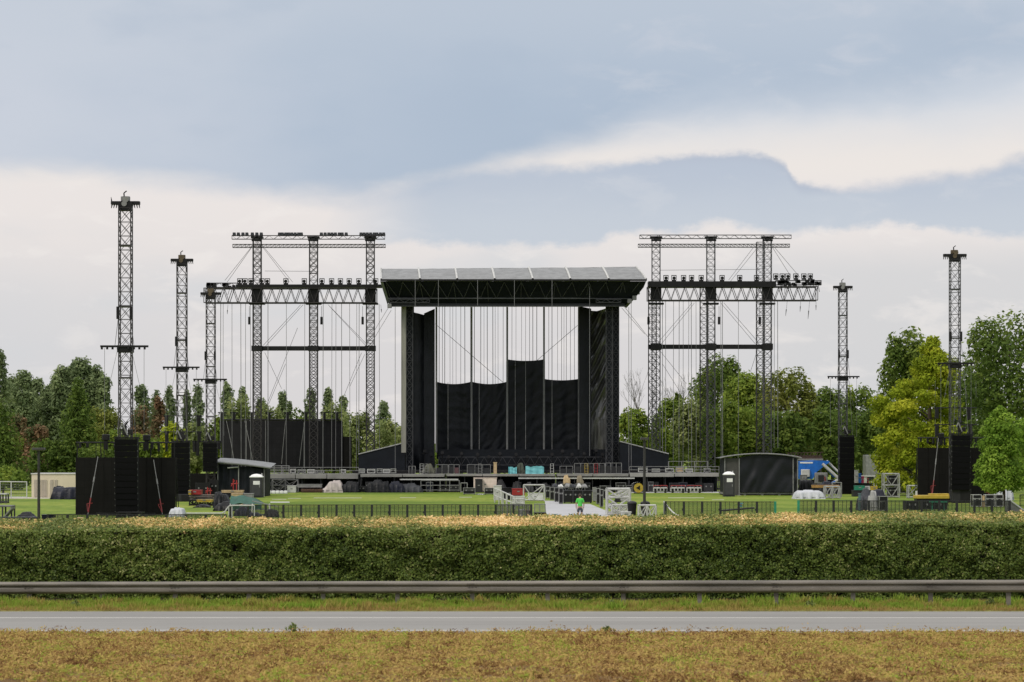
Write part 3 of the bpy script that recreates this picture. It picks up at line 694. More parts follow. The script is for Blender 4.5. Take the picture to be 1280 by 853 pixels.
# roof: bent panels, split by pale seams
tops = [476, 523, 569, 615, 661, 707, 753, 795]; bots = [476.5, 525, 571.5, 618.5, 666, 713, 761, 808]
yF, yB, yE = 277.0, 283.0, 300.0
for a, b, c, d in zip(tops[:-1], tops[1:], bots[:-1], bots[1:]):
    m = MB(); e = .09
    A0 = P(a, 336.5, yB); A1 = P(b, 336.5 if b < 790 else 334, yB); B0 = P(c, 349.5, yF); B1 = P(d, 349.5, yF)
    if a > 480: A0.z = Z(336.5 - (a - 476) / 319 * 2.5, yB)
    A1.z = Z(336.5 - (b - 476) / 319 * 2.5, yB)
    def fn(u, v):
        p = B0.lerp(B1, e / 4 + u * (1 - e / 2)).lerp(A0.lerp(A1, e / 4 + u * (1 - e / 2)), v)
        return (p.x, p.y, p.z + .1 * math.sin(v * math.pi) + .035 * hsh(p.x * 1.1, v * 5))
    m.grid(8, 6, fn)
    q0 = Vector(fn(0, 1)); q1 = Vector(fn(1, 1)); m.add([q0, q1, (q1.x, yE, q1.z - .6), (q0.x, yE, q0.z - .6)], [(0, 1, 2, 3)])
    m.build('roof_panel', ROOFG, st, smooth=True)
for k, (a, c) in enumerate(zip(tops, bots)):
    m = MB(); A = P(a, 336.5 - (a - 476) / 319 * 2.5, yB); B = P(c, 349.5, yF)
    pts = [B.lerp(A, v / 6) + Vector((0, 0, .1 * math.sin(v / 6 * math.pi) + .05)) for v in range(7)]
    m.path(pts, .13 if k not in (0, 7) else .09, 6); m.bar(pts[-1], (pts[-1].x, yE, pts[-1].z - .6), .1, 4); m.build('roof_seam', LGREY, st)
m = MB(); m.box(X(475.5, yF), X(808.5, yF), yF - .12, yF + .1, Z(351.5, yF), Z(349.3, yF)); m.build('eave_edge', BLACK, st)
# dark soffit below the roof: a tapering box with truss on its face
m = MB()
tl, tr_ = X(475, yF), X(808, yF); bl, br_ = X(487, yF + 3), X(782, yF + 3); z0, z1 = Z(351.5, yF), Z(382, yF + 3); zm = Z(372, yF + 2)
front = [(tl, yF + .4, z0), (tr_, yF + .4, z0), (X(805, yF), yF + 1, Z(359, yF)), (X(795, yF), yF + 2, zm), (br_, yF + 3.2, z1), (bl, yF + 3.2, z1)]
back = [(x, yE, z if i_ < 4 else Z(379.5, yE)) for i_, (x, y, z) in enumerate(front)]
m.add(front + back, [(0, 1, 2, 3, 4, 5)] + [(i, (i + 1) % 6, 6 + (i + 1) % 6, 6 + i) for i in range(6)] + [(11, 10, 9, 8, 7, 6)])
m.build('soffit', SKIRT, st)
SOFT = mat('soffit_truss_steel', (.085, .086, .092), .5, .3, .3, 2)
m = MB()
zA, zB = Z(352.5, yF) , Z(373, yF + 2)
N = 15; xa, xb = X(482, yF), X(800, yF)
for k in range(N):
    x0 = xa + (xb - xa) * k / N; x1 = xa + (xb - xa) * (k + 1) / N; xm = (x0 + x1) / 2
    f = lambda x, t: (x * (1 - .03 * t), yF + .3 + 2.0 * t, zA + (zB - zA) * t)
    m.bar(f(x0, 0), f(xm, 1), .05); m.bar(f(xm, 1), f(x1, 0), .05)
    if k % 2 == 0: m.bar(f(x0, 0), f(x0, 1.5), .045)
m.bar((bl - .3, yF + 2.2, zB), (br_ + .5, yF + 2.2, zB), .09); m.build('canopy_truss', SOFT, st)
m = MB(); m.box(X(488, 280), X(781, 280), 279.9, 280.1, Z(382.5, 280), Z(374, 280))
m.build('lower_valance', mat('slate_valance', (.012, .014, .018), .55, 0, .3, .6), st)
m = MB(); m.box(X(487, 280), X(783, 280), 279.6, 280.3, Z(383.6, 280), Z(382.5, 280)); m.build('valance_rail', SOFT, st)
# pale end flap on the west end
m = MB(); a = P(475.5, 353, yF); b = P(479, 353, yF - .1); c = P(487, 378, yF + 2.4); d = P(484, 380, yF + 2.4)
m.add([a, b, c, d] + [v + Vector((0, .25, 0)) for v in (a, b, c, d)], [(0, 1, 2, 3), (7, 6, 5, 4)] + [(i, (i + 1) % 4, 4 + (i + 1) % 4, 4 + i) for i in range(4)]); m.build('end_flap', mat('grey_flap', (.16, .17, .17), .5, 0, .2, 2), st)
m = MB()
for px, py in ((487, 382), (787, 376), (793, 372), (797, 365)): p = P(px, py, yF + 2); m.cbox(p.x - .25, p.x + .25, p.y - .3, p.y + .3, p.z - .3, p.z + .2, .05)
m.build('corner_fitting', GREYP, st)
for px0, px1 in ((487, 537), (745, 776)):
    m = MB(); htruss(m, X(px0, 279), X(px1, 279), 278.8, Z(376.5, 279), .35, .35, .6, .04, .025); m.build('side_truss', TRUSSB, st)
# legs
for a, b, D, mt in ((508, 516, 283, TRUSSB), (509, 517, 294, TRUSS), (757.5, 765, 283, TRUSSB), (766, 773.5, 284, TRUSSB)):
    x0, x1 = X(a, D), X(b, D)
    MB().truss(((x0 + x1) / 2, D, 0), ((x0 + x1) / 2, D, Z(380, D)), XA, YA, x1 - x0, x1 - x0, .95, .06, .035, 'X').build('truss_leg', mt, st)
    m = MB(); m.box((x0 + x1) / 2 - .35, (x0 + x1) / 2 + .35, D - .3, D + .3, .0, Z(383, D)); m.build('leg_cover', SKIRT, st)
# pale slim masts that stand between the curtains
for px, top, bot in ((545.5, 384, 566), (589.5, 384, 564), (634, 384, 572), (680, 384, 572), (723.5, 384, 572)):
    D = 290; x = X(px, D); zz = Z(478 if px not in (634, 680) else 452, D)
    m = MB(); m.bar((x, D, Z(bot, D)), (x, D, Z(top, D)), .12, 8); p = m.build('mast', GREYP, st)
    m = MB(); m.bar((x, D - .05, Z(bot - 1, D)), (x, D - .05, zz), .13, 8); m.build('pale_sheath', mat('mast_sheath', (.17, .17, .17), .5, .2, .15, 2), p)
# wires in the opening
rg = random.Random(3)
WX = [549, 553, 556, 562.5, 566, 570, 576, 581, 588, 593, 601, 605, 609, 616, 619, 622.5, 629, 640, 645, 652, 657, 662, 666, 671, 686, 690, 697, 702, 705, 708, 713, 718]
for px in WX: chain('hanging_wire', px, 383.5, px + rg.uniform(-.3, .3), rg.choice([574, 575, 576]), 293 + rg.uniform(-1, 1), rg.choice([.028, .036, .05]), CABLED if rg.random() < .45 else CABLE, st)
chain('stay_wire', 544, 405, 632, 481, 292, .035, CABLED, st); chain('stay_wire', 722, 407, 657, 463, 292, .035, CABLED, st)
for a in ((494, 384, 494, 590), (519, 350, 519, 384), (548, 350, 548, 384), (597, 350, 597, 382), (643, 350, 643, 384), (690, 350, 690, 384), (737, 350, 737, 570), (786, 384, 786, 590), (789, 378, 789, 592)): chain('hoist_chain', *a, 276.6 if a[3] < 400 else 278, .04, CABLE, st)
for a in ((486, 384, 458, 430), (489, 388, 460, 436), (777, 385, 806, 418), (780, 383, 812, 424)): chain('stay_wire', *a, 283, .03, CABLE, st)
for a in ((560, 478, 560, 572), (599, 479, 599, 572), (644, 452, 644, 571), (657, 452, 657, 575), (690, 476, 690, 571)): chain('hoist_chain', *a, 288.5, .035, GREYP, st)
# stage floor, back truss over it
m = MB(); m.box(X(447, 284), X(836, 284), 274.5, 306, Z(591.5, 275), Z(588.5, 275)); m.build('stage_floor', BLACK, st)
m = MB(); htruss(m, X(548, 287), X(766, 287), 287, Z(576.5, 287), .95, .6, .55, .05, .028); m.build('floor_truss', TRUSSB, st)
m = MB(); m.box(X(548, 288.2), X(766, 288.2), 288.2, 288.5, Z(588, 288), Z(562, 288)); m.build('back_skirt', SKIRT, st)

# curtains: hung cloth, one object each
def curtain(px0, px1, ytop, ybot, D, sag, label, ph, diag=0.0, amp=.11, m_=CLOTH, nx_=30, ny_=70, slope=0, name='curtain', wig=6.0, group='black curtains of the stage', satin=False):
    x0, x1 = X(px0, D), X(px1, D); W_ = x1 - x0; zb = Z(ybot, D)
    def fn(u, v):
        top = Z(ytop + sag * 4 * u * (1 - u) + slope * (u - .5), D)
        z = zb + (top - zb) * v
        if satin:
            k = max(0, min(1, (v - .3) / .25)); f = (math.sin((u * 1.6 - v * 9.5) * 6.28 + ph) * .5 + math.sin((u * 2.9 - v * 15) * 6.28) * .25) * k + hsh(u * 3, v * 5, ph) * .3
        else: f = math.sin(u * wig * 2.1 + ph) * .6 + math.sin((v * 26 - u * 30 * diag) + hsh(u * 4, v * 6, ph) * 2.5) * .17 + math.sin((v * 61 - u * 44 * diag) + hsh(u * 5, v * 3, ph) * 3) * .08 + hsh(u * 3, v * 5, ph) * .3
        return (x0 + W_ * u, D + amp * f, z)
    o = MB().slab(nx_, ny_, fn, .03).build(name, m_, None, (x0 + W_ / 2, D, zb), smooth=True)
    return tag(o, label, 'curtain', group)
curtain(546, 588.5, 477.5, 574, 291.5, 2.8, 'black curtain with sagging top edge, westernmost of the four low hung curtains', 0.3)
curtain(590.5, 633, 477.5, 574, 291.5, 2.8, 'black curtain with diagonal creases, second of the four low hung curtains from the west', 2.1, .9, .16)
curtain(634.8, 679, 449.5, 576, 291.5, 1.8, 'tallest of the four low hung black curtains at mid stage', 4.2, .4, .13)
curtain(681, 722.5, 474, 574, 291.5, 1.6, 'black curtain with smooth top edge, easternmost of the four low hung curtains', 5.5, .3)
curtain(516, 530, 392, 588, 288.5, 0, 'narrow full-height black drape directly beside the west stage leg', 1.1, 0, .12, CLOTH, 14, 50, 3.5, wig=3)
curtain(530, 543.5, 389, 588, 287.5, 0, 'smooth full-height black drape framing the west side of the stage opening', 2.7, 0, .06, CLOTH, 14, 50, -6, wig=2)
curtain(724, 739, 384.5, 588, 287.5, 0, 'flat full-height black drape framing the east side of the stage opening', 3.2, 0, .05, CLOTH, 14, 50, 3, wig=2)
curtain(738.5, 757, 387, 588, 288.5, 1.5, 'glossy black drape with bright diagonal folds beside the east stage leg', .7, 1.5, .55, SHINY, 30, 170, -3, wig=3, satin=True)
# beige fabric strip beside the west leg
tag(MB().slab(6, 40, lambda u, v: (X(501.5 + 6 * u, 281), 281 + .1 * hsh(u * 3, v * 9), Z(566, 281) + (Z(379, 281) - Z(566, 281)) * v), .04).build('side_banner', BEIGEC, None, (X(504, 281), 281, Z(566, 281)), True), 'narrow beige fabric strip hanging down the outside of the west stage leg', 'banner')

# low black wing walls
def wing(poly, D, label):
    t = thing('stage_wing', label, 'wing wall', (X(sum(p[0] for p in poly) / 4, D), D, 0), 'black wing walls of the stage')
    MB().prism([(X(a, D), Z(b, D)) for a, b in poly], D, D + 7).build('wall', SKIRT, t)
    a, b = sorted(poly, key=lambda p: p[1])[:2]
    MB().bar(P(a[0], a[1] - .4, D - .05), P(b[0], b[1] - .4, D - .05), .07, 6).build('top_rail', ALU, t)
wing([(448, 568.5), (506, 554), (506, 612), (448, 612)], 282, 'black wedge-shaped wing wall rising towards the stage on its west side')
wing([(775, 552.5), (836, 568), (836, 612), (775, 612)], 282, 'black wedge-shaped wing wall sloping down from the stage on its east side')

# ================================================================== BIG SCREEN
D = 290
bs = thing('led_screen', 'very large blank dark LED screen, slightly curved, standing west of the stage', 'screen', (X(350, D), D, 0), 'blank LED screens')
m = MB()
def fn(u, v):
    px = 272 + 155 * u + (1 - v) * 6 * (1 - u) ** 2
    return (X(px, D), D + 2.2 * (u - .5) ** 2 * 2 + .3, Z(587, D) + (Z(526, D) - Z(587, D)) * v)
m.slab(24, 8, fn, .35); m.build('display', LEDB, bs)
m = MB(); m.box(X(427.5, D), X(438.5, D), D + 1.6, D + 2, Z(588, D), Z(546, D)); m.build('side_display', LED, bs)
m = MB()
for k in range(14): u = k / 13; p = fn(u, 0); m.bar((p[0], p[1] + .5, 0), (p[0], p[1] + .5, p[2] + 5), .06); m.bar((p[0], p[1] + .5, p[2] + 4.5), (p[0], p[1] + 2.6, 0), .05)
m.build('support_frame', TRUSS, bs)
m = MB(); p0 = fn(0, 1); p1 = fn(1, 1); m.bar((p0[0] + .3, p0[1] + .2, p0[2] + .12), (p1[0] - .3, p1[1] + .2, p1[2] + .12), .1, 6); m.build('header_rail', BLACK, bs)
for px in (277, 292, 314, 336, 359, 382, 405, 421):
    m = MB(); x = X(px, D); z = Z(526, D) + .15; y = D + .6
    m.cbox(x - .16, x + .16, y - .16, y + .16, z, z + .75, .04); m.box(x - .5, x + .5, y - .1, y + .1, z + .75, z + .88); m.bar((x - .3, y, z + .8), (x - .45, y, z + .45), .06); m.build('hoist', BLACK, bs)
for a in ((283, 526, 293, 578), (306, 526, 316, 578), (308, 526, 308, 580), (332, 526, 332, 582), (357, 526, 352, 580), (381, 526, 374, 582), (380, 528, 380, 584)):
    MB().path([P(a[0], a[1], D - .3), P((a[0] * .45 + a[2] * .55), (a[1] + a[3]) / 2, D - .4), P(a[2], a[3], D - .5)], .04).build('slack_cable', GREYP, bs)

# ================================================================== DELAY TOWERS WITH SPEAKERS
def pa_tower(px, D, label, arm, group='speaker towers', mt=TRUSS, gold=BLACK, armpy=None, toppy=None, w=.87, hookdir=1):
    x = X(px, D); t = thing('speaker_tower', label, 'tower', (x, D, 0), group)
    zt = Z(toppy, D); za = Z(armpy, D)
    m = MB(); m.truss((x, D, .1), (x, D, zt - .55), XA, YA, w, w, 1.0, .046, .024, 'X')
    for k in (.18, .42, .7): m.box(x - w / 2 - .03, x + w / 2 + .03, D - w / 2 - .03, D + w / 2 + .03, zt - 23 * k * .8, zt - 23 * k * .8 + .1)
    m.build('mast', mt, t)
    m = MB(); m.box(x - .3, x + .3, D - .4, D + .4, .0, .15)
    for a, b in ((-1, 0), (1, 0), (0, -1), (0, 1)): m.box(min(x, x + a * 2) - .12, max(x, x + a * 2) + .12, min(D, D + b * 2) - .12, max(D, D + b * 2) + .12, .02, .22)
    m.build('base', BLACK, t)
    # head: cross bar with toothed lugs, motor and pulleys
    m = MB(); hw = 1.05
    m.cbox(x - hw, x + hw, D - .2, D + .2, zt - .3, zt - .05, .05)
    m.prism([(x - .55, zt - .1), (x + .55, zt - .1), (x + .45, zt - .75), (x - .45, zt - .75)], D - .3, D + .3)
    for s in (-1, 1):
        for k in (.62, .8, .97): m.bar((x + s * k, D, zt - .25), (x + s * (k + .06), D, zt - .55), .07, 4, .03)
    m.bar((x - w / 2, D - w / 2, zt - 1.0), (x - w / 2, D - w / 2, zt - .3), .05); m.bar((x + w / 2, D - w / 2, zt - 1.0), (x + w / 2, D - w / 2, zt - .3), .05)
    hd_ = m.build('head', BLACK, t)
    m = MB(); m.bar((x + .05, D - .34, zt + .06), (x + .05, D - .05, zt + .06), .22, 12, caps=True); m.bar((x - .05, D - .36, zt - .25), (x - .05, D - .3, zt - .25), .2, 10, caps=True); m.cbox(x - .35, x + .3, D - .05, D + .3, zt - .05, zt + .32, .06); m.build('pulley', gold, hd_)
    m = MB(); m.bar((x - .1, D, zt + .3), (x - .12, D, zt + .55), .06); m.bar((x - .12, D, zt + .55), (x + .08, D, zt + .7), .05)
    if hookdir: m.bar((x - 1.0, D, zt - .1), (x - 1.05, D, zt + .25), .07, 4, .02)
    m.build('hook', BLACK, hd_)
    # sleeve with cross arm
    m = MB(); m.cbox(x - w * .62, x + w * .62, D - w * .62, D + w * .62, za - .4, za + .12, .04); sl = m.build('sleeve', BLACK, t)
    m = MB(); aw = arm / F * D / 2; m.cbox(x - aw, x + aw, D - .62, D - .5, za - .05, za + .1, .02)
    for k in range(9):
        if k != 4: q = x - aw + 2 * aw * (k + .3) / 9; m.cbox(q - .07, q + .07, D - .64, D - .48, za - .2, za - .05, .02)
    m.build('cross_arm', BLACK, t)
    for s in (-1, 1):
        MB().bar((x + s * aw * .82, D - .56, za - .1), (x + s * aw * .82, D - .56, 6.2), .018).build('drop_cable', CABLE, t)
        MB().bar((x + s * w * .5, D - .5, za + 2.2), (x + s * w * .8, D - .5, za), .022).build('stay_cable', CABLED, t)
        MB().bar((x + s * w * .6, D - .5, za - .3), (x + s * aw * .62, D - .5, 9.5), .016).build('stay_cable', CABLE, t)
        m = MB(); m.cbox(x + s * w * .55 - .1, x + s * w * .55 + .1, D - .6, D - .35, za + 2.0, za + 2.9, .03); m.build('chain_motor', BLACK, t)
    return t
BRASS = mat('tarnished_brass', (.1, .075, .045), .5, .3, .3, 4)
pa_tower(157, 175, 'tall dark truss speaker tower nearest the road, topped by a toothed head block', 60, armpy=434, toppy=251, gold=GREYP)
pa_tower(227.5, 226, 'dark truss speaker tower second of the three along the west side', 46, armpy=460, toppy=323, gold=BRASS, hookdir=0)
pa_tower(263.5, 248, 'dark truss speaker tower at the end of the west gantry beam, shortest of three', 42, armpy=475, toppy=365, gold=BRASS, hookdir=0)
pa_tower(1053.5, 262, 'grey truss speaker tower between the blue crane and the yellowish tree', 40, mt=TRUSSB, armpy=471.5, toppy=357, gold=GREYP, hookdir=0)
pa_tower(1193.5, 219, 'grey truss speaker tower standing in front of the yellow-green tree', 46, mt=TRUSSB, armpy=455, toppy=317, gold=BRASS, hookdir=0)

ARR_BOX = None
def line_array(px0, px1, py0, py1, D, ncab, label, curve=.0, mt=BLACK):
    x0, x1 = X(px0, D), X(px1, D); xc = (x0 + x1) / 2; w = x1 - x0; z1 = Z(py0, D); z0 = Z(py1, D); hh = (z1 - z0) / ncab
    t = thing('line_array_speaker', label, 'speaker', (xc, D, z0), 'hanging black loudspeaker columns')
    GRILL = mat('speaker_grille', (.003, .003, .0036), .7, 0, .2, 5, spec=.1)
    for k in range(ncab):
        z = z1 - hh * (k + 1); dy = curve * (k / ncab) ** 2
        m = MB(); m.cbox(xc - w / 2, xc + w / 2, D + dy, D + dy + .75, z + .004, z + hh - .004, .02)
        c = m.build('cabinet', mat('speaker_cabinet', (.005, .005, .0056), .6, 0, .2, 3, spec=.12), t)
        m = MB(); m.prism([(xc - w * .46, z + hh * .14), (xc + w * .46, z + hh * .14), (xc + w * .46, z + hh * .86), (xc - w * .46, z + hh * .86)], D + dy - .02, D + dy + .01); m.build('grille', GRILL, c)
        m = MB()
        for s in (-1, 1): m.box(xc + s * w * .5 - .015, xc + s * w * .5 + .015, D + dy + .05, D + dy + .12, z - .02, z + hh * .16)
        m.build('link_plate', GREYP, c)
    m = MB(); m.box(xc - w * .5, xc - w * .4, D, D + 1.0, z1, z1 + .16); m.box(xc + w * .4, xc + w * .5, D, D + 1.0, z1, z1 + .16); m.box(xc - w * .5, xc + w * .5, D + .1, D + .25, z1 + .02, z1 + .14)
    m.box(xc - .1, xc + .1, D - .1, D + 1, z1 + .16, z1 + .3); m.build('flying_frame', BLACK, t)
    m = MB(); m.cbox(xc - .28, xc + .02, D + .1, D + .45, z1 + .3, z1 + .95, .06); m.bar((xc - .15, D + .25, z1 + .9), (xc + .12, D + .25, z1 + 1.25), .07); m.cbox(xc + .1, xc + .45, D + .1, D + .4, z1 + .3, z1 + .7, .06); m.build('chain_motor', BLACK, t)
    m = MB(); m.bar((xc - .4, D + .05, z1 + .75), (xc - .25, D + .05, z1 + 1.1), .06, 6); m.bar((xc - .25, D + .05, z1 + 1.1), (xc + .1, D + .1, z1 + .3), .06, 6); m.build('cable_bundle', GREYP, t)
    for s in (-.4, .4): MB().bar((xc + w * s, D + .3, z1 + .15), (xc + w * s * .5, D + .4, z1 + 6), .018).build('lifting_chain', CABLE, t)
    return t
line_array(143, 171.5, 549, 640, 173, 12, 'largest black loudspeaker column, in front of the blank screen nearest the road', .4)
line_array(214, 236.5, 553, 622, 223, 10, 'black loudspeaker column overlapping the edge of the nearest blank screen', .3)
line_array(253.5, 271, 554, 590, 245, 6, 'short black loudspeaker column beside the small dark marquee', .2)
line_array(1049.5, 1068, 546, 621, 259, 11, 'slim tall black loudspeaker column standing clear between blue crane and yellowish tree', .2)
line_array(1190, 1213, 544, 613, 216, 10, 'black loudspeaker column in front of the blank screen beside the small green tree', .3)

def sub_box(px0, px1, py0, py1, D, label, n=2):
    x0, x1 = X(px0, D), X(px1, D); z1 = Z(py0, D); t = thing('subwoofer', label, 'speaker', ((x0 + x1) / 2, D, 0), 'subwoofers under the loudspeaker columns')
    m = MB(); m.cbox(x0, x1, D, D + 1, 0, z1, .03); m.build('cabinet', DGREY, t)
    m = MB(); m.box(x0 + (x1 - x0) * .4, x1 - .06, D - .02, D + .01, .08, z1 - .06); m.build('grille', BLACK, t)
    return t
sub_box(220, 237, 618, 640, 222, 'dark grey subwoofer box on the grass under the loudspeaker column beside the white covered heap')
sub_box(1191, 1214, 612, 627, 216.5, 'dark grey subwoofer box under the loudspeaker column near the small green tree')

def led_wall(px0, px1, py0, py1, D, rail, label, gaps, struts, motors):
    x0, x1 = X(px0, D), X(px1, D); t = thing('led_screen', label, 'screen', ((x0 + x1) / 2, D, 0), 'blank LED screens')
    z0, z1 = max(.05, Z(py1, D)), Z(py0, D)
    n = max(2, round((x1 - x0) / 1.0)); 
    for k in range(n):
        m = MB(); a = x0 + (x1 - x0) * k / n; b = x0 + (x1 - x0) * (k + 1) / n; yy = D + .6 * ((k + .5) / n - .5) ** 2
        m.box(a + .006, b - .006, yy, yy + .18, z0, z1); m.build('screen_panel', LED, t)
    m = MB()
    for k in range(n + 1): a = x0 + (x1 - x0) * k / n; m.bar((a, D + .6, 0), (a, D + .6, z1), .05); m.bar((a, D + .6, z1 * .8), (a, D + 2, 0), .04)
    m.build('support_frame', BLACK, t)
    if rail:
        zr = Z(rail, D); m = MB(); m.bar((x0, D + .3, zr), (x1, D + .3, zr), .06, 6)
        k = x0 + .3
        rg2 = random.Random(px0)
        while k < x1:
            if rg2.random() < .8: m.cbox(k - .09, k + .09, D + .2, D + .4, zr - rg2.uniform(.35, .75), zr, .03)
            else: m.bar((k, D + .3, zr), (k, D + .3, z1), .03)
            k += rg2.uniform(.45, .8)
        for k in (x0 + .1, x0 + (x1 - x0) * .25, x0 + (x1 - x0) * .75, x1 - .1): m.bar((k, D + .3, z1), (k, D + .3, zr), .045)
        m.build('header_rail', BLACK, t)
        for px, py in motors:
            x, z = X(px, D), Z(py, D); m = MB(); m.cbox(x - .27, x + .27, D + .1, D + .55, z - .3, z + .18, .1); m.cbox(x - .15, x + .15, D + .15, D + .45, z - .95, z - .3, .05); m.bar((x, D + .3, z - .9), (x + .1, D + .3, zr - .6), .05); m.build('chain_hoist', BLACK, t)
    for px_a, py_a, px_b, py_b in struts:
        a = P(px_a, py_a, D - .3); b = P(px_b, py_b, D - 1.6); b.z = max(b.z, .1)
        m = MB(); m.bar(a, b, .03, 5); q = a.lerp(b, .35); m.bar(q, a.lerp(b, .45), .06, 6); s = m.build('tie_down_strut', GREYP, t)
        q0 = a.lerp(b, .72); q1 = a.lerp(b, .97); m = MB(); m.bar(q0, q1, .05, 6); m.bar(q0.lerp(q1, .4) + Vector((-.22, 0, .0)), q0.lerp(q1, .4) + Vector((.2, 0, .05)), .03, 5); m.bar(q0.lerp(q1, .4) + Vector((-.2, 0, 0)), q1 + Vector((-.05, 0, .1)), .025, 5); m.build('red_ratchet', mat('dark_red_paint', (.2, .014, .014), .5, 0, .3, 5), s)
    return t
led_wall(94, 219, 572, 652, 177, 553.5, 'blank dark LED screen nearest the road, behind the largest loudspeaker column', None, [(122.5, 571, 110, 646), (192, 575, 203, 648)], [(131.5, 546), (182.5, 546.5)])
led_wall(237, 281, 592, 622, 250, 0, 'low blank LED screen under the short loudspeaker column', None, [(259, 608, 264, 616)], [])
led_wall(1147.5, 1243, 560, 628, 221, 547.5, 'blank dark LED screen half hidden by the small green tree', None, [(1173, 548, 1165, 621), (1233, 606, 1236, 618)], [(1177, 544), (1213.5, 542)])

# small light bars strung on cables beside the towers
def light_bar(px0, px1, py, D, lamps, label):
    t = thing('light_bar', label, 'light bar', (X((px0 + px1) / 2, D), D, Z(py, D)), 'light bars by the speaker towers')
    m = MB(); m.bar(P(px0, py, D), P(px1, py, D), .045, 6); m.build('bar', BLACK, t)
    for px, h in lamps:
        m = MB(); p = P(px, py, D); m.cbox(p.x - .16, p.x + .16, D - .16, D + .16, p.z - h, p.z - .1, .06); m.cbox(p.x - .24, p.x + .24, D - .1, D + .1, p.z - .12, p.z + .06, .02); m.build('lamp', BLACK, t)
    for px in (px0 + 1, px1 - 1): MB().bar(P(px, py, D), P(px, py - 34, D), .014).build('suspension_wire', CABLE, t)
light_bar(205, 252, 540, 229, [(208.5, 1.0), (228, 1.1), (249, 1.0)], 'thin bar of three small lamps across the second speaker tower, lower of two')
light_bar(205, 252, 520, 229, [(208, 1.0), (248.5, 1.0)], 'thin bar with two small lamps across the second speaker tower, upper of two')
light_bar(1168, 1221, 510, 219, [(1171, 1.0), (1211, 1.1)], 'thin bar with two small lamps across the tower by the yellow-green tree, upper of two')
light_bar(1168, 1221, 531, 219, [(1171, 1.1), (1213, 1.3)], 'thin bar with two small lamps just above the screen beside the small green tree')
light_bar(240, 276, 552, 250, [(243, 1.1), (247, 1.5), (274, .8)], 'thin bar with three small lamps over the short loudspeaker column')
# ================================================================== STAGE-FRONT WALKWAY AND EQUIPMENT
def case(px0, px1, py0, py1, D, label, m_=BLACK, depth=.8, cat='flight case', name='flight_case', group='equipment cases on the walkway', base=None, trim=ALU, rows=1, edge=.035):
    x0, x1 = X(px0, D), X(px1, D); z1, z0 = Z(py0, D), (Z(py1, D) if base is None else base)
    t = thing(name, label, cat, ((x0 + x1) / 2, D, z0), group)
    m = MB(); m.cbox(x0 + .02, x1 - .02, D + .02, D + depth, z0 + .1, z1 - .02, .02); m.build('body', m_, t)
    m = MB(); r = edge
    for x in (x0, x1 - r):
        for y in (D, D + depth - r): m.box(x, x + r, y, y + r, z0 + .08, z1)
    for z in (z0 + .08, z1 - r):
        m.box(x0 + r, x1 - r, D, D + r, z, z + r); m.box(x0 + r, x1 - r, D + depth - r, D + depth, z, z + r); m.box(x0, x0 + r, D + r, D + depth - r, z, z + r); m.box(x1 - r, x1, D + r, D + depth - r, z, z + r)
    zl = z0 + (z1 - z0) * .68; m.box(x0 + r, x1 - r, D, D + .03, zl - .015, zl + .015); m.build('edging', trim, t)
    xm = (x0 + x1) / 2
    for s in (-.25, .25): MB().box(xm + s * (x1 - x0) - .06, xm + s * (x1 - x0) + .06, D - .015, D + .02, zl - .09, zl + .05).build('latch', GREYP, t)
    m = MB()
    for x in (x0 + .1, x1 - .1):
        for y in (D + .1, D + depth - .1): m.bar((x, y - .03, z0 + .05), (x, y + .03, z0 + .05), .05, 8, caps=True); m.box(x - .04, x + .04, y - .04, y + .04, z0 + .05, z0 + .12)
    m.build('caster', RUBBER, t)
    return t
def heap(px0, px1, py0, py1, D, label, m_, seed, depth=1.6, name='tarp_covered_heap', cat='heap', group='tarp covered heaps', base=None, peaks=3, flat=.6, asym=0):
    """a tarpaulin thrown over gear: humps, folds and a hem that reaches the ground"""
    x0, x1 = X(px0, D), X(px1, D); z1 = Z(py0, D); z0 = (Z(py1, D) if base is None else base); z0 = max(z0, .0) if base is None else z0
    rg = random.Random(seed); pk = [(.5 + asym, .5, .34, .36, flat)] + [(rg.uniform(.15, .85), rg.uniform(.25, .75), rg.uniform(.07, .2), rg.uniform(.12, .3), rg.uniform(flat, 1)) for _ in range(peaks + 1)]
    pk[1] = (.5 + asym * 1.5, .5, .14, .22, 1)
    def fn(u, v):
        e = min(u, 1 - u, v, 1 - v); wl = min(1, e / (.05 + .025 * hsh(u * 5, v * 5, seed))) ** .7
        # cloth pulled over boxy gear: flat tops, steep skirts, slack in between
        h = max(p[4] * (1 - 2.6 * max(0, abs(u - p[0]) - p[2], (abs(v - p[1]) - p[3]) * .8)) for p in pk)
        h = max(h, flat * .55)
        h = min(1.03, h + .035 * hsh(u * 9, v * 8, seed) + .03 * abs(hsh(u * 17 + v * 9, v * 13, seed + 4)) - .02 * abs(math.sin(u * 21 + v * 17 + seed)))
        fx = .035 * math.sin(v * 30 + seed) * (1 - wl); fy = .035 * (math.sin(u * 23 + seed) + .6 * math.sin(u * 47 + 2 * seed)) * (1 - wl)
        return (x0 + (x1 - x0) * (u + fx + .012 * hsh(v * 9, u * 5, seed)), D + depth * (v + fy), z0 + (z1 - z0) * h * wl)
    t = thing(name, label, cat, ((x0 + x1) / 2, D + depth / 2, z0), group)
    MB().grid(36, 22, fn).build('cover', m_, t, smooth=True)
    m = MB(); m.cbox(x0 + (x1 - x0) * .2, x1 - (x1 - x0) * .2, D + depth * .25, D + depth * .75, z0, z0 + (z1 - z0) * flat * .75, .05); m.build('load', DGREY, t)
    m = MB(); m.path([(x0 + (x1 - x0) * u, D - .02 + depth * .03, z0 + (z1 - z0) * .18 + .03 * math.sin(u * 15)) for u in [i / 8 for i in range(9)]], .02); m.build('rope', CABLED, t)
    return t
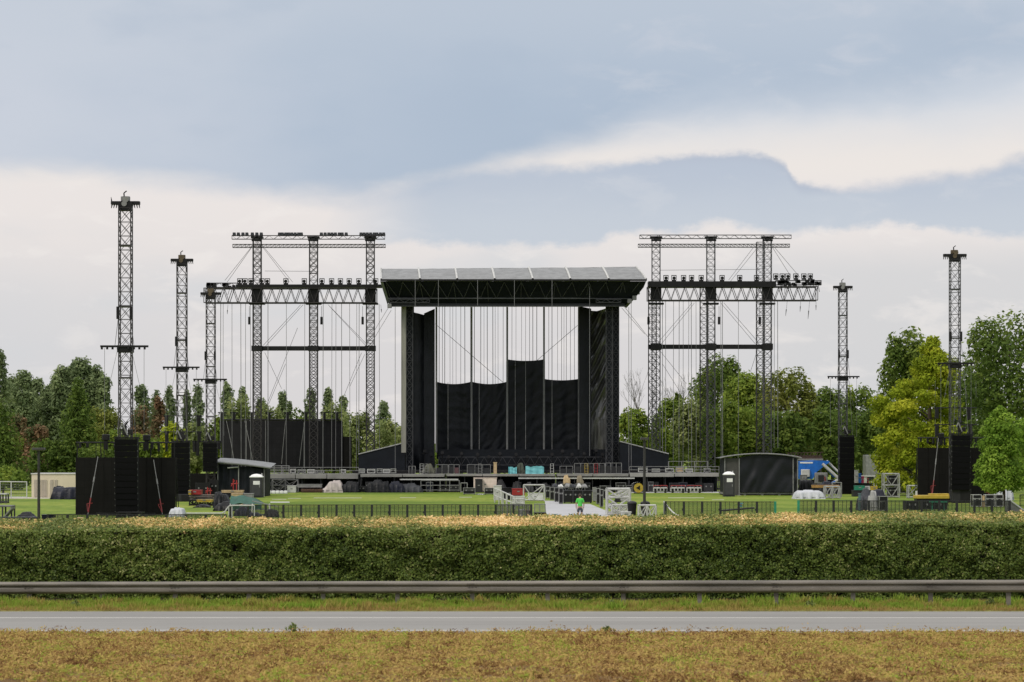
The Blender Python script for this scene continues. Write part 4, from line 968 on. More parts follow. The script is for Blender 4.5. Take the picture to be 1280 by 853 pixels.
def frame(px0, px1, py0, py1, D, label, m_=ALUW, depth=1.0, r=.045, levels=1, bays=1, brace=True, deck=None, name='scaffold_frame', cat='scaffold', group='pale steel scaffold frames', base=None, loc_parent=None):
    x0, x1 = X(px0, D), X(px1, D); z1 = Z(py0, D); z0 = max(0, Z(py1, D)) if base is None else base
    t = thing(name, label, cat, ((x0 + x1) / 2, D, z0), group)
    xs = [x0 + (x1 - x0) * i / bays for i in range(bays + 1)]; zs = [z0 + .1 + (z1 - z0 - .1) * i / levels for i in range(levels + 1)]
    for x in xs:
        for y in (D, D + depth):
            m = MB(); m.bar((x, y, z0), (x, y, z1), r, 6); m.box(x - .09, x + .09, y - .09, y + .09, z0, z0 + .03); m.build('upright', m_, t)
    for z in zs:
        m = MB()
        for y in (D, D + depth): m.bar((x0, y, z), (x1, y, z), r * .85, 6)
        for x in xs: m.bar((x, D, z), (x, D + depth, z), r * .85, 6)
        m.build('rail_frame', m_, t)
    if brace:
        for i in range(bays):
            for j in range(levels):
                xm = (xs[i] + xs[i + 1]) / 2
                MB().bar((xs[i], D - .02, zs[j + 1]), (xm, D - .02, zs[j]), r * .7, 5).bar((xm, D - .02, zs[j]), (xs[i + 1], D - .02, zs[j + 1]), r * .7, 5).build('diagonal_brace', m_, t)
                MB().bar((xs[i], D + depth, zs[j]), (xs[i + 1], D + depth, zs[j + 1]), r * .7, 5).build('diagonal_brace', m_, t)
    if deck:
        m = MB(); m.box(x0 - .05, x1 + .05, D - .05, D + depth + .05, z1 - .02, z1 + .06); m.build('deck', deck, t)
    return t
def crate(px0, px1, py0, py1, D, label, m_, depth=.8, name='crate', cat='crate', group='loose equipment by the stage', base=None):
    x0, x1 = X(px0, D), X(px1, D); z1 = Z(py0, D); z0 = max(0, Z(py1, D)) if base is None else base
    t = thing(name, label, cat, ((x0 + x1) / 2, D, z0), group)
    m = MB(); m.cbox(x0, x1, D, D + depth, z0, z1 - .06, .03); m.build('body', m_, t)
    m = MB(); m.cbox(x0 - .03, x1 + .03, D - .03, D + depth + .03, z1 - .06, z1, .02); m.build('lid', m_, t)
    m = MB(); m.box((x0 + x1) / 2 - .12, (x0 + x1) / 2 + .12, D - .03, D, (z0 + z1) / 2, (z0 + z1) / 2 + .1); m.build('handle', GREYP, t)
    return t

# the walkway: deck, pale fascia, legs, handrail, dark skirt behind
DW = 271.0
def walkway(px0, px1, ztop, zbot, label, rail=True, skirt=True, m_=GREYP, second=None):
    x0, x1 = X(px0, DW), X(px1, DW); t = thing('walkway_deck', label, 'walkway', ((x0 + x1) / 2, DW, 0), 'raised walkway decks along the stage front')
    z1, z0 = Z(ztop, DW), Z(zbot, DW)
    m = MB(); m.box(x0, x1, DW + .05, DW + 3.4, z1 - .12, z1); m.build('deck', GREYP, t)
    n = max(1, round((x1 - x0) / 4.1))
    for k in range(n):
        a = x0 + (x1 - x0) * k / n + .03; b = x0 + (x1 - x0) * (k + 1) / n - .03
        m = MB(); m.cbox(a, b, DW - .06, DW + .05, z0 + random.uniform(-.03, .03), z1 - .01, .03); m.build('fascia', m_, t)
    n = max(2, round((x1 - x0) / 2.05))
    for k in range(n + 1):
        x = x0 + (x1 - x0) * k / n
        m = MB(); m.bar((x, DW + .4, 0), (x, DW + .4, z1 - .1), .05, 5); m.bar((x, DW + 3.1, 0), (x, DW + 3.1, z1 - .1), .05, 5); m.bar((x, DW + .4, .4), (x, DW + 3.1, z1 - .3), .03, 4)
        m.build('leg', TRUSSB, t)
    if rail:
        zr = Z(ztop - 8, DW); m = MB()
        m.bar((x0, DW + .3, zr), (x1, DW + .3, zr), .03, 5); m.bar((x0, DW + .3, (zr + z1) / 2), (x1, DW + .3, (zr + z1) / 2), .025, 5)
        for k in range(n + 1): x = x0 + (x1 - x0) * k / n; m.bar((x, DW + .3, z1), (x, DW + .3, zr), .03, 5)
        m.build('handrail', GREYP, t)
    if second:
        m = MB(); m.box(X(second[0], DW), X(second[1], DW), DW - .5, DW - .35, Z(second[3], DW), Z(second[2], DW)); m.build('lower_rail', LGREY, t)
    if skirt:
        m = MB(); m.slab(60, 2, lambda u, v: (x0 + (x1 - x0) * u, DW + 3.45 + .06 * math.sin(u * 240), z1 * .98 * v), .04); m.build('skirt', SKIRT, t)
    return t
FASC = mat('dirty_pale_fascia', (.27, .265, .25), .6, 0, .35, .5)
FASCD = mat('dim_fascia', (.21, .205, .195), .6, 0, .4, .5)
walkway(330, 448, 592.5, 598.5, 'raised walkway deck with handrail in front of the big blank screen', m_=FASCD)
walkway(450.5, 556, 592.8, 596.2, 'raised walkway deck with a low second rail in front of the west stage wing', rail=False, m_=FASCD, second=(500, 573, 598.7, 600.2))
walkway(558, 694, 592.8, 595.6, 'raised walkway deck across the middle of the stage front, above the white gate', rail=False, m_=FASCD)
walkway(696, 786, 592.4, 595.8, 'raised walkway deck at stage front behind the row of black cases', rail=False, m_=FASCD, second=(648, 793, 597.2, 598.7))
walkway(787, 899, 591.5, 596.2, 'raised pale-edged walkway deck between the east stage wing and the black marquee', m_=FASC)
# rails and banks of gear on the stage lip
def rack(px0, px1, py0, py1, D, label, m_=GREYP, fill=BLACK, cols=2, rows=1):
    x0, x1, z1, z0 = X(px0, D), X(px1, D), Z(py0, D), Z(py1, D)
    t = thing('equipment_rack', label, 'rack', ((x0 + x1) / 2, D, z0), 'equipment racks on the stage lip')
    m = MB(); r = .03
    for i in range(cols + 1): x = x0 + (x1 - x0) * i / cols; m.bar((x, D, z0), (x, D, z1), r, 4); m.bar((x, D + .7, z0), (x, D + .7, z1), r, 4)
    for j in range(rows + 1): z = z0 + (z1 - z0) * j / rows; m.bar((x0, D, z), (x1, D, z), r, 4); m.bar((x0, D + .7, z), (x1, D + .7, z), r, 4)
    m.build('frame', m_, t)
    rg = random.Random(px0)
    for i in range(cols):
        a = x0 + (x1 - x0) * i / cols; b = x0 + (x1 - x0) * (i + 1) / cols
        m = MB(); m.cbox(a + .06, b - .06, D + .05, D + .65, z0 + .03, z0 + (z1 - z0) * rg.uniform(.6, .95), .02); m.build('unit', fill if i % 2 else DGREY, t)
    return t
DS = 273.0
for a in ((511, 519, 583, 593, 'small pale rack at the west end of the stage lip'), (545, 560, 581, 592.5, 'framed rack with dark doors on the stage lip, beside the west curtains'), (561, 574, 581, 592.5, 'framed rack with a reddish unit on the stage lip under the second curtain'), (584, 613, 581, 592.5, 'wide framed rack on the stage lip beside a tan post'), (700, 716, 583, 592.5, 'low framed rack on the stage lip behind the row of black cases'),
          (718, 734, 579.5, 592, 'tall wire-sided rack on the stage lip straight behind the green-shirted person'), (735, 756, 579.5, 592, 'wide wire-sided rack on the stage lip beside its east end'), (757, 777, 579, 592, 'last wire-sided rack on the stage lip at its east corner')):
    rack(*a[:4], DS, a[4], GREYP, DGREY if a[0] != 561 else mat('dull_red_unit', (.09, .04, .045), .6), 2 if a[1] - a[0] < 20 else 3)
tag(MB().box(X(617, DS), X(621, DS), DS, DS + .3, Z(592.5, DS), Z(579, DS)).cbox(X(616.6, DS), X(621.4, DS), DS - .03, DS + .33, Z(579, DS), Z(578, DS), .02).build('post', TANW, None, (X(619, DS), DS, Z(592.5, DS))), 'short tan wooden post on the stage lip beside the wide framed rack', 'post')
for a in ((635.5, 646, 582.5, 592, 5, 'turquoise tarp hung over gear at mid stage, smaller of two'), (657, 680, 582, 592, 8, 'turquoise tarp hung over gear at mid stage, larger of two')):
    x0, x1, z1, z0 = X(a[0], DS), X(a[1], DS), Z(a[2], DS), Z(592.6, DS)
    t = thing('turquoise_tarp', a[5], 'tarp', ((x0 + x1) / 2, DS + .3, z0), 'turquoise tarps on the stage')
    MB().slab(18, 8, lambda u, v: (x0 + (x1 - x0) * u, DS + .3 + .06 * math.sin(u * 17 + a[4]) + .05 * hsh(u * 6, v * 5, a[4]), z0 + (z1 - z0) * v * (.86 + .14 * hsh(u * 5, 1, a[4]))), .03).build('cover', CYAN, t, smooth=True)
    MB().cbox(x0 + .1, x1 - .1, DS + .45, DS + 1.3, z0, z0 + (z1 - z0) * .7, .04).build('load', DGREY, t)
heap(527, 545, 580, 592, DS, 'dull olive tarp over gear on the stage lip under the west drape', mat('olive_tarp', (.06, .062, .04), .6, 0, .3, 2), 4, 1.4, base=Z(592.5, DS), flat=.5)
heap(646, 657, 579, 592, DS + .5, 'leafy-looking dark bundle between the two turquoise tarps', mat('dark_moss_canvas', (.035, .045, .03), .7, 0, .4, 3), 9, 1.2, base=Z(592.5, DS), flat=.4)
for px, c in ((527, LGREY), (533, GREYP), (600, GREYP), (690, LGREY), (733, YELLOW), (745, RED)):
    D = DS - .3; x = X(px, D); z = Z(592.6, D)
    t = thing('hand_truck', {527: 'pale hand truck on the stage lip beside the olive tarp', 533: 'grey hand truck on the stage lip under the west drape', 600: 'grey hand truck in front of the wide framed rack', 690: 'pale hand truck between the larger turquoise tarp and the low rack', 733: 'yellow hand truck in front of the tall wire-sided rack', 745: 'red hand truck in front of the wide wire-sided rack'}[px], 'hand truck', (x, D, z), 'hand trucks on the stage lip')
    m = MB(); m.bar((x - .18, D, z + .1), (x - .18, D + .1, z + 1.15), .025, 5); m.bar((x + .18, D, z + .1), (x + .18, D + .1, z + 1.15), .025, 5)
    for k in (.3, .6, .9, 1.14): m.bar((x - .18, D + .05, z + k), (x + .18, D + .05, z + k), .02, 4)
    m.box(x - .22, x + .22, D - .25, D + .02, z + .06, z + .09); m.build('frame', c, t)
    for s in (-.24, .24): m = MB(); m.bar((x + s - .03, D + .1, z + .11), (x + s + .03, D + .1, z + .11), .11, 10, caps=True); m.build('wheel', RUBBER, t)
# fixtures on the stage floor behind the lip
def stage_fixture(px, py, D, label):
    x = X(px, D); z = Z(589, D); h = Z(py, D) - z
    t = thing('stage_light', label, 'stage light', (x, D, z), 'stage lights low on the stage floor')
    m = MB(); m.bar((x, D, z), (x, D, z + h - .3), .05, 6); m.box(x - .3, x + .3, D - .3, D + .3, z, z + .06); m.build('stand', BLACK, t)
    m = MB(); m.bar((x, D - .35, z + h - .1), (x, D + .2, z + h - .2), .2, 10, .14, True); m.cbox(x - .36, x + .36, D - .06, D + .06, z + h - .42, z + h - .34, .02); m.build('lamp_head', BLACK, t)
for px, py, w_ in ((531, 563, 'west drape'), (539, 567, 'edge of the west drape'), (553, 565, 'first low curtain'), (561, 570, 'first low curtain by its fold'), (577, 566, 'east half of the first low curtain'), (597, 567, 'second low curtain'), (611, 570, 'middle of the second low curtain'), (625, 566, 'east half of the second low curtain'), (645, 567, 'tallest curtain'), (659, 570, 'middle of the tallest curtain'), (672, 566, 'east half of the tallest curtain'),
                 (690, 567, 'fourth low curtain'), (703, 563, 'middle of the fourth low curtain'), (715, 567, 'east half of the fourth low curtain'), (730, 566, 'flat east drape'), (745, 562, 'glossy east drape'), (753, 567, 'edge of the glossy east drape')):
    stage_fixture(px, py, 285.6, 'black lamp on a short stand before the ' + w_)
# cases and gear on the two decks
for i, (a, b, c, lab) in enumerate([(363, 369.5, 586.5, 'small pale-edged case on the west deck nearest the little marquee'), (372, 382, 587, 'wide case with white lid on the west deck, second from the marquee'), (384, 393, 587, 'dark case on the west deck beside the wide white-lidded one'), (394, 405, 588, 'flat case at the middle of the west deck'), (426, 432, 587, 'narrow case at the east end of the west deck'),
        (449, 456, 586, 'pale-framed case on the deck before the west wing, first of five'), (459, 469, 586.5, 'wide dark case on the deck before the west wing, second of five'), (471, 478, 586, 'middle case on the deck before the west wing'), (479, 487, 586.5, 'dark case on the deck before the west wing, fourth of five'), (488, 495, 586, 'last case on the deck before the west wing'),
        (798, 809, 585, 'pale-framed case on the east deck beside the lamp pole'), (815, 825, 586, 'second case along the east deck, past the lamp pole'), (832, 842, 585.5, 'third case along the east deck'), (845, 855, 584.5, 'fourth case along the east deck, with a tan top'), (857, 866, 586, 'fifth case along the east deck'), (880, 888, 585.5, 'last case along the east deck before the marquee')]):
    case(a, b, c, 593, DW + 1.0, lab, [BLACK, DGREY, GREYP][i % 3] if i != 13 else TANW, base=Z(592.7, DW) if a < 500 else Z(591.5, DW), trim=ALU if i % 2 else LGREY, edge=.07)
def rail_frame(px0, px1, py, D, label):
    frame(px0, px1, py, 592, D, label, GREYP, .8, .03, 2, 3, False, name='guard_rail_frame', cat='rail frame', group='rail frames on the decks', base=Z(592, D))
rail_frame(333, 361, 582.5, DW + 1.8, 'two-tier rail frame on the west deck over the portable toilet')
rail_frame(836, 885, 577, DW + 2.4, 'long two-tier rail frame at the back of the east deck')

frame(331, 356, 598.6, 617.5, 268, 'tangled grey scaffold bay under the west deck beside the portable toilet', TRUSSB, 1.6, .045, 2, 1, True, base=0)
frame(340, 372, 600, 613, 270, 'wide grey scaffold bay deeper under the west deck', GREYP, 1.2, .035, 2, 2, True, base=0)
# gear stored under and in front of the decks
rg4 = random.Random(44); px = 448.0
while px < 900:
    w_ = rg4.uniform(5, 13)
    if not (576 < px < 640 or 792 < px < 804 or px + w_ > 898):
        D = 269.9 + rg4.uniform(0, .7); case(px, px + w_, rg4.uniform(602, 609), 616, D, 'dark equipment case stored in the shade under the stage-front decks', rg4.choice([BLACK, BLACK, DGREY, NTARP]), rg4.uniform(.7, 1.2), 'equipment case', 'equipment_case', 'dark cases stored under the decks', base=0, trim=rg4.choice([DGREY, TRUSSB, GREYP]))
    px += w_ + rg4.choice([.6, 1.5, 6])
DF = 268.5
heap(400, 428, 601, 617, DF, 'white and pinkish tarp sagging over gear in front of the west deck', PTARP, 13, 1.8, peaks=3, flat=.3, asym=.15, base=0)
heap(425, 449, 602, 617, DF + .4, 'dark tarp over gear beside the pinkish tarp under the west deck', DTARP, 17, 1.6, flat=.7, base=0)
heap(457, 487, 600.5, 617, DF, 'broad charcoal tarp with pale sagging top under the deck before the west wing', DTARP, 19, 2, flat=.85, base=0)
heap(484, 506, 602, 617, DF + .3, 'narrow dark tarp over gear right of the broad charcoal one', NTARP, 23, 1.6, flat=.8, base=0)
heap(500, 528, 604.5, 617, DF + .5, 'grey-navy tarp over gear under the low second rail', GTARP, 29, 1.8, flat=.75, base=0)
crate(359, 370, 607.5, 617.5, DF, 'pale grey cabinet with a dark slot in front of the west deck', LGREY, 1, 'cabinet', 'cabinet', base=0)
crate(371, 402, 605.5, 611, DF + .5, 'long pale tank-like bench under the west deck', GREYP, 1, 'bench', 'bench', base=.55)
def pallets(px0, px1, py0, py1, D, label, m_, n=4, depth=1.2, base=None):
    x0, x1, z1 = X(px0, D), X(px1, D), Z(py0, D); z0 = max(0, Z(py1, D)) if base is None else base
    t = thing('board_stack', label, 'boards', ((x0 + x1) / 2, D, z0), 'stacked boards by the stage'); h = (z1 - z0) / n
    rg = random.Random(px0)
    for k in range(n):
        m = MB(); o = rg.uniform(-.06, .06); m.cbox(x0 + o, x1 + o, D + rg.uniform(0, .1), D + depth, z0 + h * k + h * .25, z0 + h * (k + 1) - .01, .01)
        for q in (.1, .5, .9): m.box(x0 + o + (x1 - x0) * q - .05, x0 + o + (x1 - x0) * q + .05, D + .12, D + depth - .02, z0 + h * k, z0 + h * k + h * .25)
        m.build('board', m_, t)
    return t
pallets(376, 403, 611.5, 617.3, DF - .3, 'low reddish-brown stack of boards in front of the west deck', WOOD, 3, base=0)
for i in range(6):
    px = 329.5 + i * 5
    o = MB().cbox(X(px, 262), X(px + 4.6, 262), 262, 262.6, 0, .3, .05).cbox(X(px + .8, 262), X(px + 3.8, 262), 262.1, 262.5, .3, Z(617.6, 262), .05).build('ballast_block', WHITE, None, (X(px + 2.3, 262), 262, 0))
    tag(o, 'small white ballast block in the row beside the portable toilet by the west deck', 'ballast', 'white ballast blocks in a row')
frame(576, 584, 604, 617, DF + 1, 'narrow pale post frame under the middle of the stage front', ALU, .8, .04, 1, 1, False)
frame(526, 574, 601, 614, DF + 1.2, 'wide low frame of grey posts under the second rail before the stage', GREYP, 2, .035, 2, 4, False)
for a, b, c, d, lab in ((579, 594, 610, 620, 'small black equipment box with three doors under the middle of the stage'), (605.5, 617, 610, 620, 'small black box beside the pale plastic sacks under the stage')):
    t = case(a, b, c, d, 256, lab, BLACK, 1, group='black boxes on the grass before the stage', base=0)
heap(595, 606, 617.5, 620.5, 256.5, 'low white sack on the grass between two small black boxes', WTARP, 31, 1, base=0, flat=.7)
PINKW = mat('bright_packing_wrap', (.75, .62, .55), .5, 0, .12, 3)
crate(592, 621, 597.5, 612, DF + 1.4, 'tall pinkish wrapped pallet load under the mid-stage deck', PINKW, 1.5, 'wrapped_pallet', 'pallet load', base=.1)
crate(594, 603, 599, 614, DF + .4, 'tall dark cabinet standing before the pinkish wrapped load', DGREY, .9, 'cabinet', 'cabinet', base=0)
heap(617, 634, 600, 616, DF + .1, 'rounded black-covered machine before the pinkish wrapped load', BLACK, 37, 1.8, base=0, flat=.5)
for i, (a, b, c, mm, lab) in enumerate(((640, 652, 602, BLACK, 'black covered machine under the deck behind the white gate'), (655, 668, 603, DGREY, 'charcoal machine cover under the deck above the white gate'), (672, 690, 604, BLACK, 'low black cover under the deck beside the case row'))):
    heap(a, b, c, 616, DF + .3, lab, mm, 41 + i, 1.6, base=0, flat=.65)
for px, lab in ((704, 'tan wrapped bundle hanging at the deck edge, first of two by the case row'), (721, 'dull tan wrapped bundle at the deck edge, second of two by the case row')):
    heap(px, px + 9, 594, 604, DW - .9, lab, TANW if px == 704 else mat('dull_tan', (.2, .17, .12), .7), px, .8, base=Z(606, DW), flat=.5)
    frame(px - 1, px + 10, 605.5, 617, DW - 1, 'small grey trestle under the %s tan bundle' % ('brighter' if px == 704 else 'duller'), GREYP, .9, .03, 1, 1, True, GREYP, name='trestle', cat='trestle', group='trestles at the deck edge', base=0)
for i, (a, b) in enumerate(((817, 834), (838.5, 856), (858.5, 877))):
    x0, x1, D = X(a, 266), X(b, 266), 266
    t = thing('cable_cart', 'low pale cart with a red top rail under the east deck, %s' % ('nearest the yellow drum', 'middle of three', 'nearest the marquee')[i], 'cart', ((x0 + x1) / 2, D, 0), 'low carts under the east deck')
    m = MB(); m.cbox(x0, x1, D, D + 1, .15, .62, .03); m.build('tray', LGREY, t)
    m = MB(); m.bar((x0, D, .82), (x1, D, .82), .04, 5); [m.bar((x, D, .6), (x, D, .82), .03) for x in (x0, (x0 + x1) / 2, x1)]; m.build('rail', RED, t)
    for k in range(4):
        q = x0 + (x1 - x0) * (k + .5) / 4; m = MB(); m.cbox(q - .13, q + .13, D - .03, D, .25, .5, .01); m.build('slot', BLACK, t)
    for q in (x0 + .2, x1 - .2): m = MB(); m.bar((q, D - .04, .15), (q, D + .1, .15), .15, 10, caps=True); m.build('wheel', RUBBER, t)
D = 263; x = X(798, D); t = thing('cable_drum', 'yellow and black cable drum with a white cover under the east deck beside the pole', 'cable drum', (x, D, 0))
m = MB(); m.bar((x, D - .35, .62), (x, D + .35, .62), .34, 14, caps=True); m.build('core', YELLOW, t)
for q in (-.4, .35): m = MB(); m.bar((x, D + q, .62), (x, D + q + .05, .62), .52, 16, caps=True); m.bar((x, D + q - .01, .62), (x, D + q, .62), .2, 10, caps=True); m.build('flange', YELLOW if q < 0 else BLACK, t)
m = MB(); m.bar((x, D - .43, .62), (x, D - .4, .62), .3, 3, caps=True); m.build('hub', BLACK, t)
m = MB(); m.slab(10, 4, lambda u, v: (x - .75 + 1.3 * u, D - .4 + .8 * v, 1.12 + .12 * math.sin(u * 3.1) - .1 * (u < .15)), .03); m.build('cover', WHITE, t)
m = MB(); m.box(x - .5, x + .5, D - .3, D + .3, 0, .12); m.build('cradle', BLACK, t)

# ------------------------------------------------------------------ path, cases, gate and person at the middle
def flat(name, pts, z, m_):
    o = MB().add([(X(a, 4.8 * F / (b - HZ)), 4.8 * F / (b - HZ), z) for a, b in pts] + [(X(a, 4.8 * F / (b - HZ)), 4.8 * F / (b - HZ), -.1) for a, b in pts], [tuple(range(len(pts)))] + [((i + 1) % len(pts), i, len(pts) + i, len(pts) + (i + 1) % len(pts)) for i in range(len(pts))]).build(name, m_)
    return tag(o, kind='structure')
FLOORP = mat('white_floor_panels', (.4, .4, .415), .5, 0, .12, .5)
flat('path', [(684, 652), (789, 652), (737, 630.5), (704, 630.5), (701, 626.5), (681, 626.5)], .03, FLOORP)
flat('access_path', [(-60, 623.6), (62, 623.6), (62, 621.8), (-60, 621.8)], .02, mat('gravel_path', (.42, .39, .34), .9, 0, .15, 1))
flat('ground_sheet', [(786, 616.4), (905, 616.4), (905, 615), (786, 615)], .02, LGREY)
flat('track_mat', [(338, 628.6), (362, 628.6), (362, 627.6), (338, 627.6)], .02, LGREY)
for a in ((340, 358, 624.4), (392, 452, 622.6), (500, 520, 622.3), (574, 590, 621.8), (360, 376, 623.2), (835, 880, 622.5), (890, 905, 625)):
    flat('track_mat', [(a[0], a[2] + .5), (a[1], a[2] + .5), (a[1], a[2] - .3), (a[0], a[2] - .3)], .015, mat('worn_matting', (.3, .31, .2), .9, 0, .3, 2))
def row_cases(lst, D, group, h=None):
    for a, b, c, d, lab in lst: case(a, b, c, d, D, lab, BLACK, 1.1, 'barrier case', 'tall_case', group, base=0, trim=GREYP)
for i in range(4):
    D = 236 - i * 8; px = 682 + i * 5.6
    case(px, px + 5.2, 608.6 + i * 0.6, 630, D, 'tall black case end-on, %s in the row leading to the white gate' % ('farthest', 'second', 'third', 'nearest')[i], BLACK, 1.5, 'barrier case', 'tall_case', 'tall black cases beside the white path', base=0, trim=GREYP)
for i in range(3):
    a = 704.5 + i * 12; case(a, a + 11.6, 613.2, 631, 216, 'tall black case facing the white path, %s of three behind the person' % ('westernmost', 'middle', 'easternmost')[i], BLACK, 1.6, 'barrier case', 'tall_case', 'tall black cases beside the white path', base=0, trim=TRUSSB)
for i in range(3):
    D = 222 - i * 11; px = 741 + i * 4.5
    case(px, px + 4.2, 609.5 + i * 1.2, 634, D, 'narrow tall case, %s on the east edge of the white path' % ('farthest', 'middle', 'nearest')[i], BLACK if i else GREYP, 1.3, 'barrier case', 'tall_case', 'tall black cases beside the white path', base=0, trim=ALU)
case(750, 758, 607.5, 628, 232, 'wide black case standing behind the narrow cases east of the path', BLACK, 1.2, 'barrier case', 'tall_case', 'tall black cases beside the white path', base=0, trim=GREYP)
for i in range(6):
    a = 690 + i * 7.5; t = heap(a, a + 7.6, 604.5 + (i % 2), 609.5, 238 - i * .5, 'clutter of grey fittings on the tall cases, ' + ('over the row end', 'beside the row end', 'third along', 'fourth along', 'fifth along', 'over the easternmost case')[i], [GTARP, LGREY, GREYP][i % 3], 60 + i, 1, 'fittings_pile', 'fittings', 'fittings lying on the tall cases', base=Z(609.6, 238), flat=.4)
# white gate of braced frames
frame(654.5, 680.5, 606.5, 626.5, 224, 'white braced steel gate frame west of the path, tallest of the pale frames there', ALUW, .9, .07, 1, 1, True, name='gate_frame', cat='gate frame')
crate(660, 679, 616.5, 625.5, 225.5, 'white panel standing inside the braced gate frame', WHITE, .2, 'panel_board', 'panel', base=0)
crate(640, 656, 611, 615.5, 229, 'low dark red and black case behind the stair railing', RED, 1, 'red_case', 'case', base=.45)
crate(622, 652, 610, 622, 231, 'long black case behind the white stair railing', BLACK, 1, 'long_case', 'case', base=0)
crate(617, 627, 607, 623, 228, 'pale grey cabinet at the start of the stair railing', LGREY, .9, 'cabinet', 'cabinet', base=0)
for i, (px, D, py) in enumerate(((623, 214, 612), (628.5, 206, 614), (634, 200, 616.5), (639, 195, 619))):
    x = X(px, D); t = thing('railing_panel', 'white stair railing panel west of the gate, %s' % ('farthest from the road', 'second from the far end', 'second from the near end', 'nearest the road')[i], 'railing', (x, D, 0), 'white stair railing panels')
    h = Z(py, D); m = MB(); m.bar((x - .35, D + 4, 0), (x - .35, D + 4, h), .06, 5); m.bar((x + .3, D, 0), (x + .3, D, h * .85), .06, 5); m.build('post', ALUW, t)
    m = MB(); m.bar((x - .35, D + 4, h), (x + .3, D, h * .85), .06, 5); m.bar((x - .35, D + 4, h * .5), (x + .3, D, h * .4), .045, 5); m.build('rail', ALUW, t)
crate(640, 656, 620.5, 623.5, 205, 'pale wide step beside the stair railing', LGREY, 1, 'step', 'step', base=0)
frame(641, 655, 623.8, 631, 198, 'low white braced frame beside the stair railing', ALUW, .8, .05, 1, 1, True)
# grey mesh panels west of the path
def mesh_panel(px0, px1, py0, py1, D, label, m_=GREYP, tilt=0):
    x0, x1, z1 = X(px0, D), X(px1, D), Z(py0, D); t = thing('mesh_panel', label, 'fence panel', ((x0 + x1) / 2, D, 0), 'grey mesh panels beside the white path')
    m = MB(); f = lambda x, z: (x, D + tilt * (x - x0), z)
    for a, b in (((x0, .05), (x0, z1)), ((x1, .05), (x1, z1)), ((x0, z1), (x1, z1)), ((x0, .1), (x1, .1)), (((x0 + x1) / 2, .1), ((x0 + x1) / 2, z1))): m.bar(f(*a), f(*b), .035, 5)
    m.build('frame', m_, t)
    m = MB(); n = int((x1 - x0) / .09)
    for k in range(1, n): q = x0 + (x1 - x0) * k / n; m.bar(f(q, .1), f(q, z1), .012, 3)
    for k in range(1, 11): m.bar(f(x0, .1 + (z1 - .1) * k / 11), f(x1, .1 + (z1 - .1) * k / 11), .012, 3)
    m.build('mesh', m_, t)
    m = MB(); [m.box(x - .05, x + .05, D - .3, D + .3, 0, .06) for x in (x0 + .1, x1 - .1)]; m.build('foot', RUBBER, t)
for i, (a, b) in enumerate(((622, 634), (634.5, 642), (642.5, 655), (655.5, 665))):
    mesh_panel(a, b, 631, 650, 167.5, 'grey mesh panel in the fence line beside the white path, %s from the west' % ('first', 'second', 'third', 'fourth')[i])
mesh_panel(668, 681.5, 630.5, 650, 168.5, 'grey mesh panel at the corner of the white path, standing apart', GREYP, .35)
crate(668, 682, 641, 650, 166, 'black equipment box at the corner of the white path', BLACK, 1, 'equipment_box', 'box', base=0)
crate(648, 654, 637, 650, 169.6, 'pale grey container behind the mesh panels', LGREY, .7, 'container_box', 'box', base=0)
crate(657, 663, 638, 650, 169.6, 'dull red container behind the mesh panels', mat('dull_red', (.16, .05, .05), .6), .7, 'container_box', 'box', base=0)
heap(684, 704, 643.5, 652, 164.5, 'low dark green canvas lying along the white path at the fence', GREENT, 71, 1.6, base=0, flat=.5, name='green_canvas', cat='canvas')
# white frames east of the path
frame(759, 787.5, 611.5, 645, 176, 'tall white two-level steel frame east of the white path', ALUW, 1.1, .1, 3, 1, True)
frame(774, 786.5, 614, 628, 178.5, 'white frame standing just behind the tall two-level one', ALUW, 1.0, .08, 2, 1, True)
frame(765, 785, 631.5, 641, 174.6, 'wide white braced frame at the foot of the tall two-level frame', ALUW, .6, .06, 1, 2, True)
heap(768, 776, 620, 628, 177, 'black bundle inside the tall white frame', BLACK, 73, .8, base=Z(628, 177), flat=.4, name='bundle', cat='bundle')
crate(777, 789, 640, 646.5, 170, 'white and black equipment box at the foot of the tall white frame', LGREY, .9, 'equipment_box', 'box', base=0)
frame(798.5, 820, 632, 648, 169, 'low white N-braced frame beside the lamp pole', ALUW, .7, .07, 1, 2, True)
for px, lab in ((790, 'black round bin between the tall white frame and the lamp pole'), (806.5, 'black round bin at the foot of the lamp pole')):
    D = 171.5; x = X(px, D); t = thing('round_bin', lab, 'bin', (x, D, 0), 'black round bins'); w_ = .33
    m = MB(); m.lathe((x, D, 0), [(w_ * .8, 0), (w_, .9), (w_ * 1.05, .92), (w_ * 1.05, .98)], 14); m.build('body', BLACK, t, smooth=False)
    m = MB(); m.lathe((x, D, .98), [(w_ * 1.08, 0), (w_ * .9, .1), (w_ * .3, .17)], 14); m.build('lid', DGREY, t)

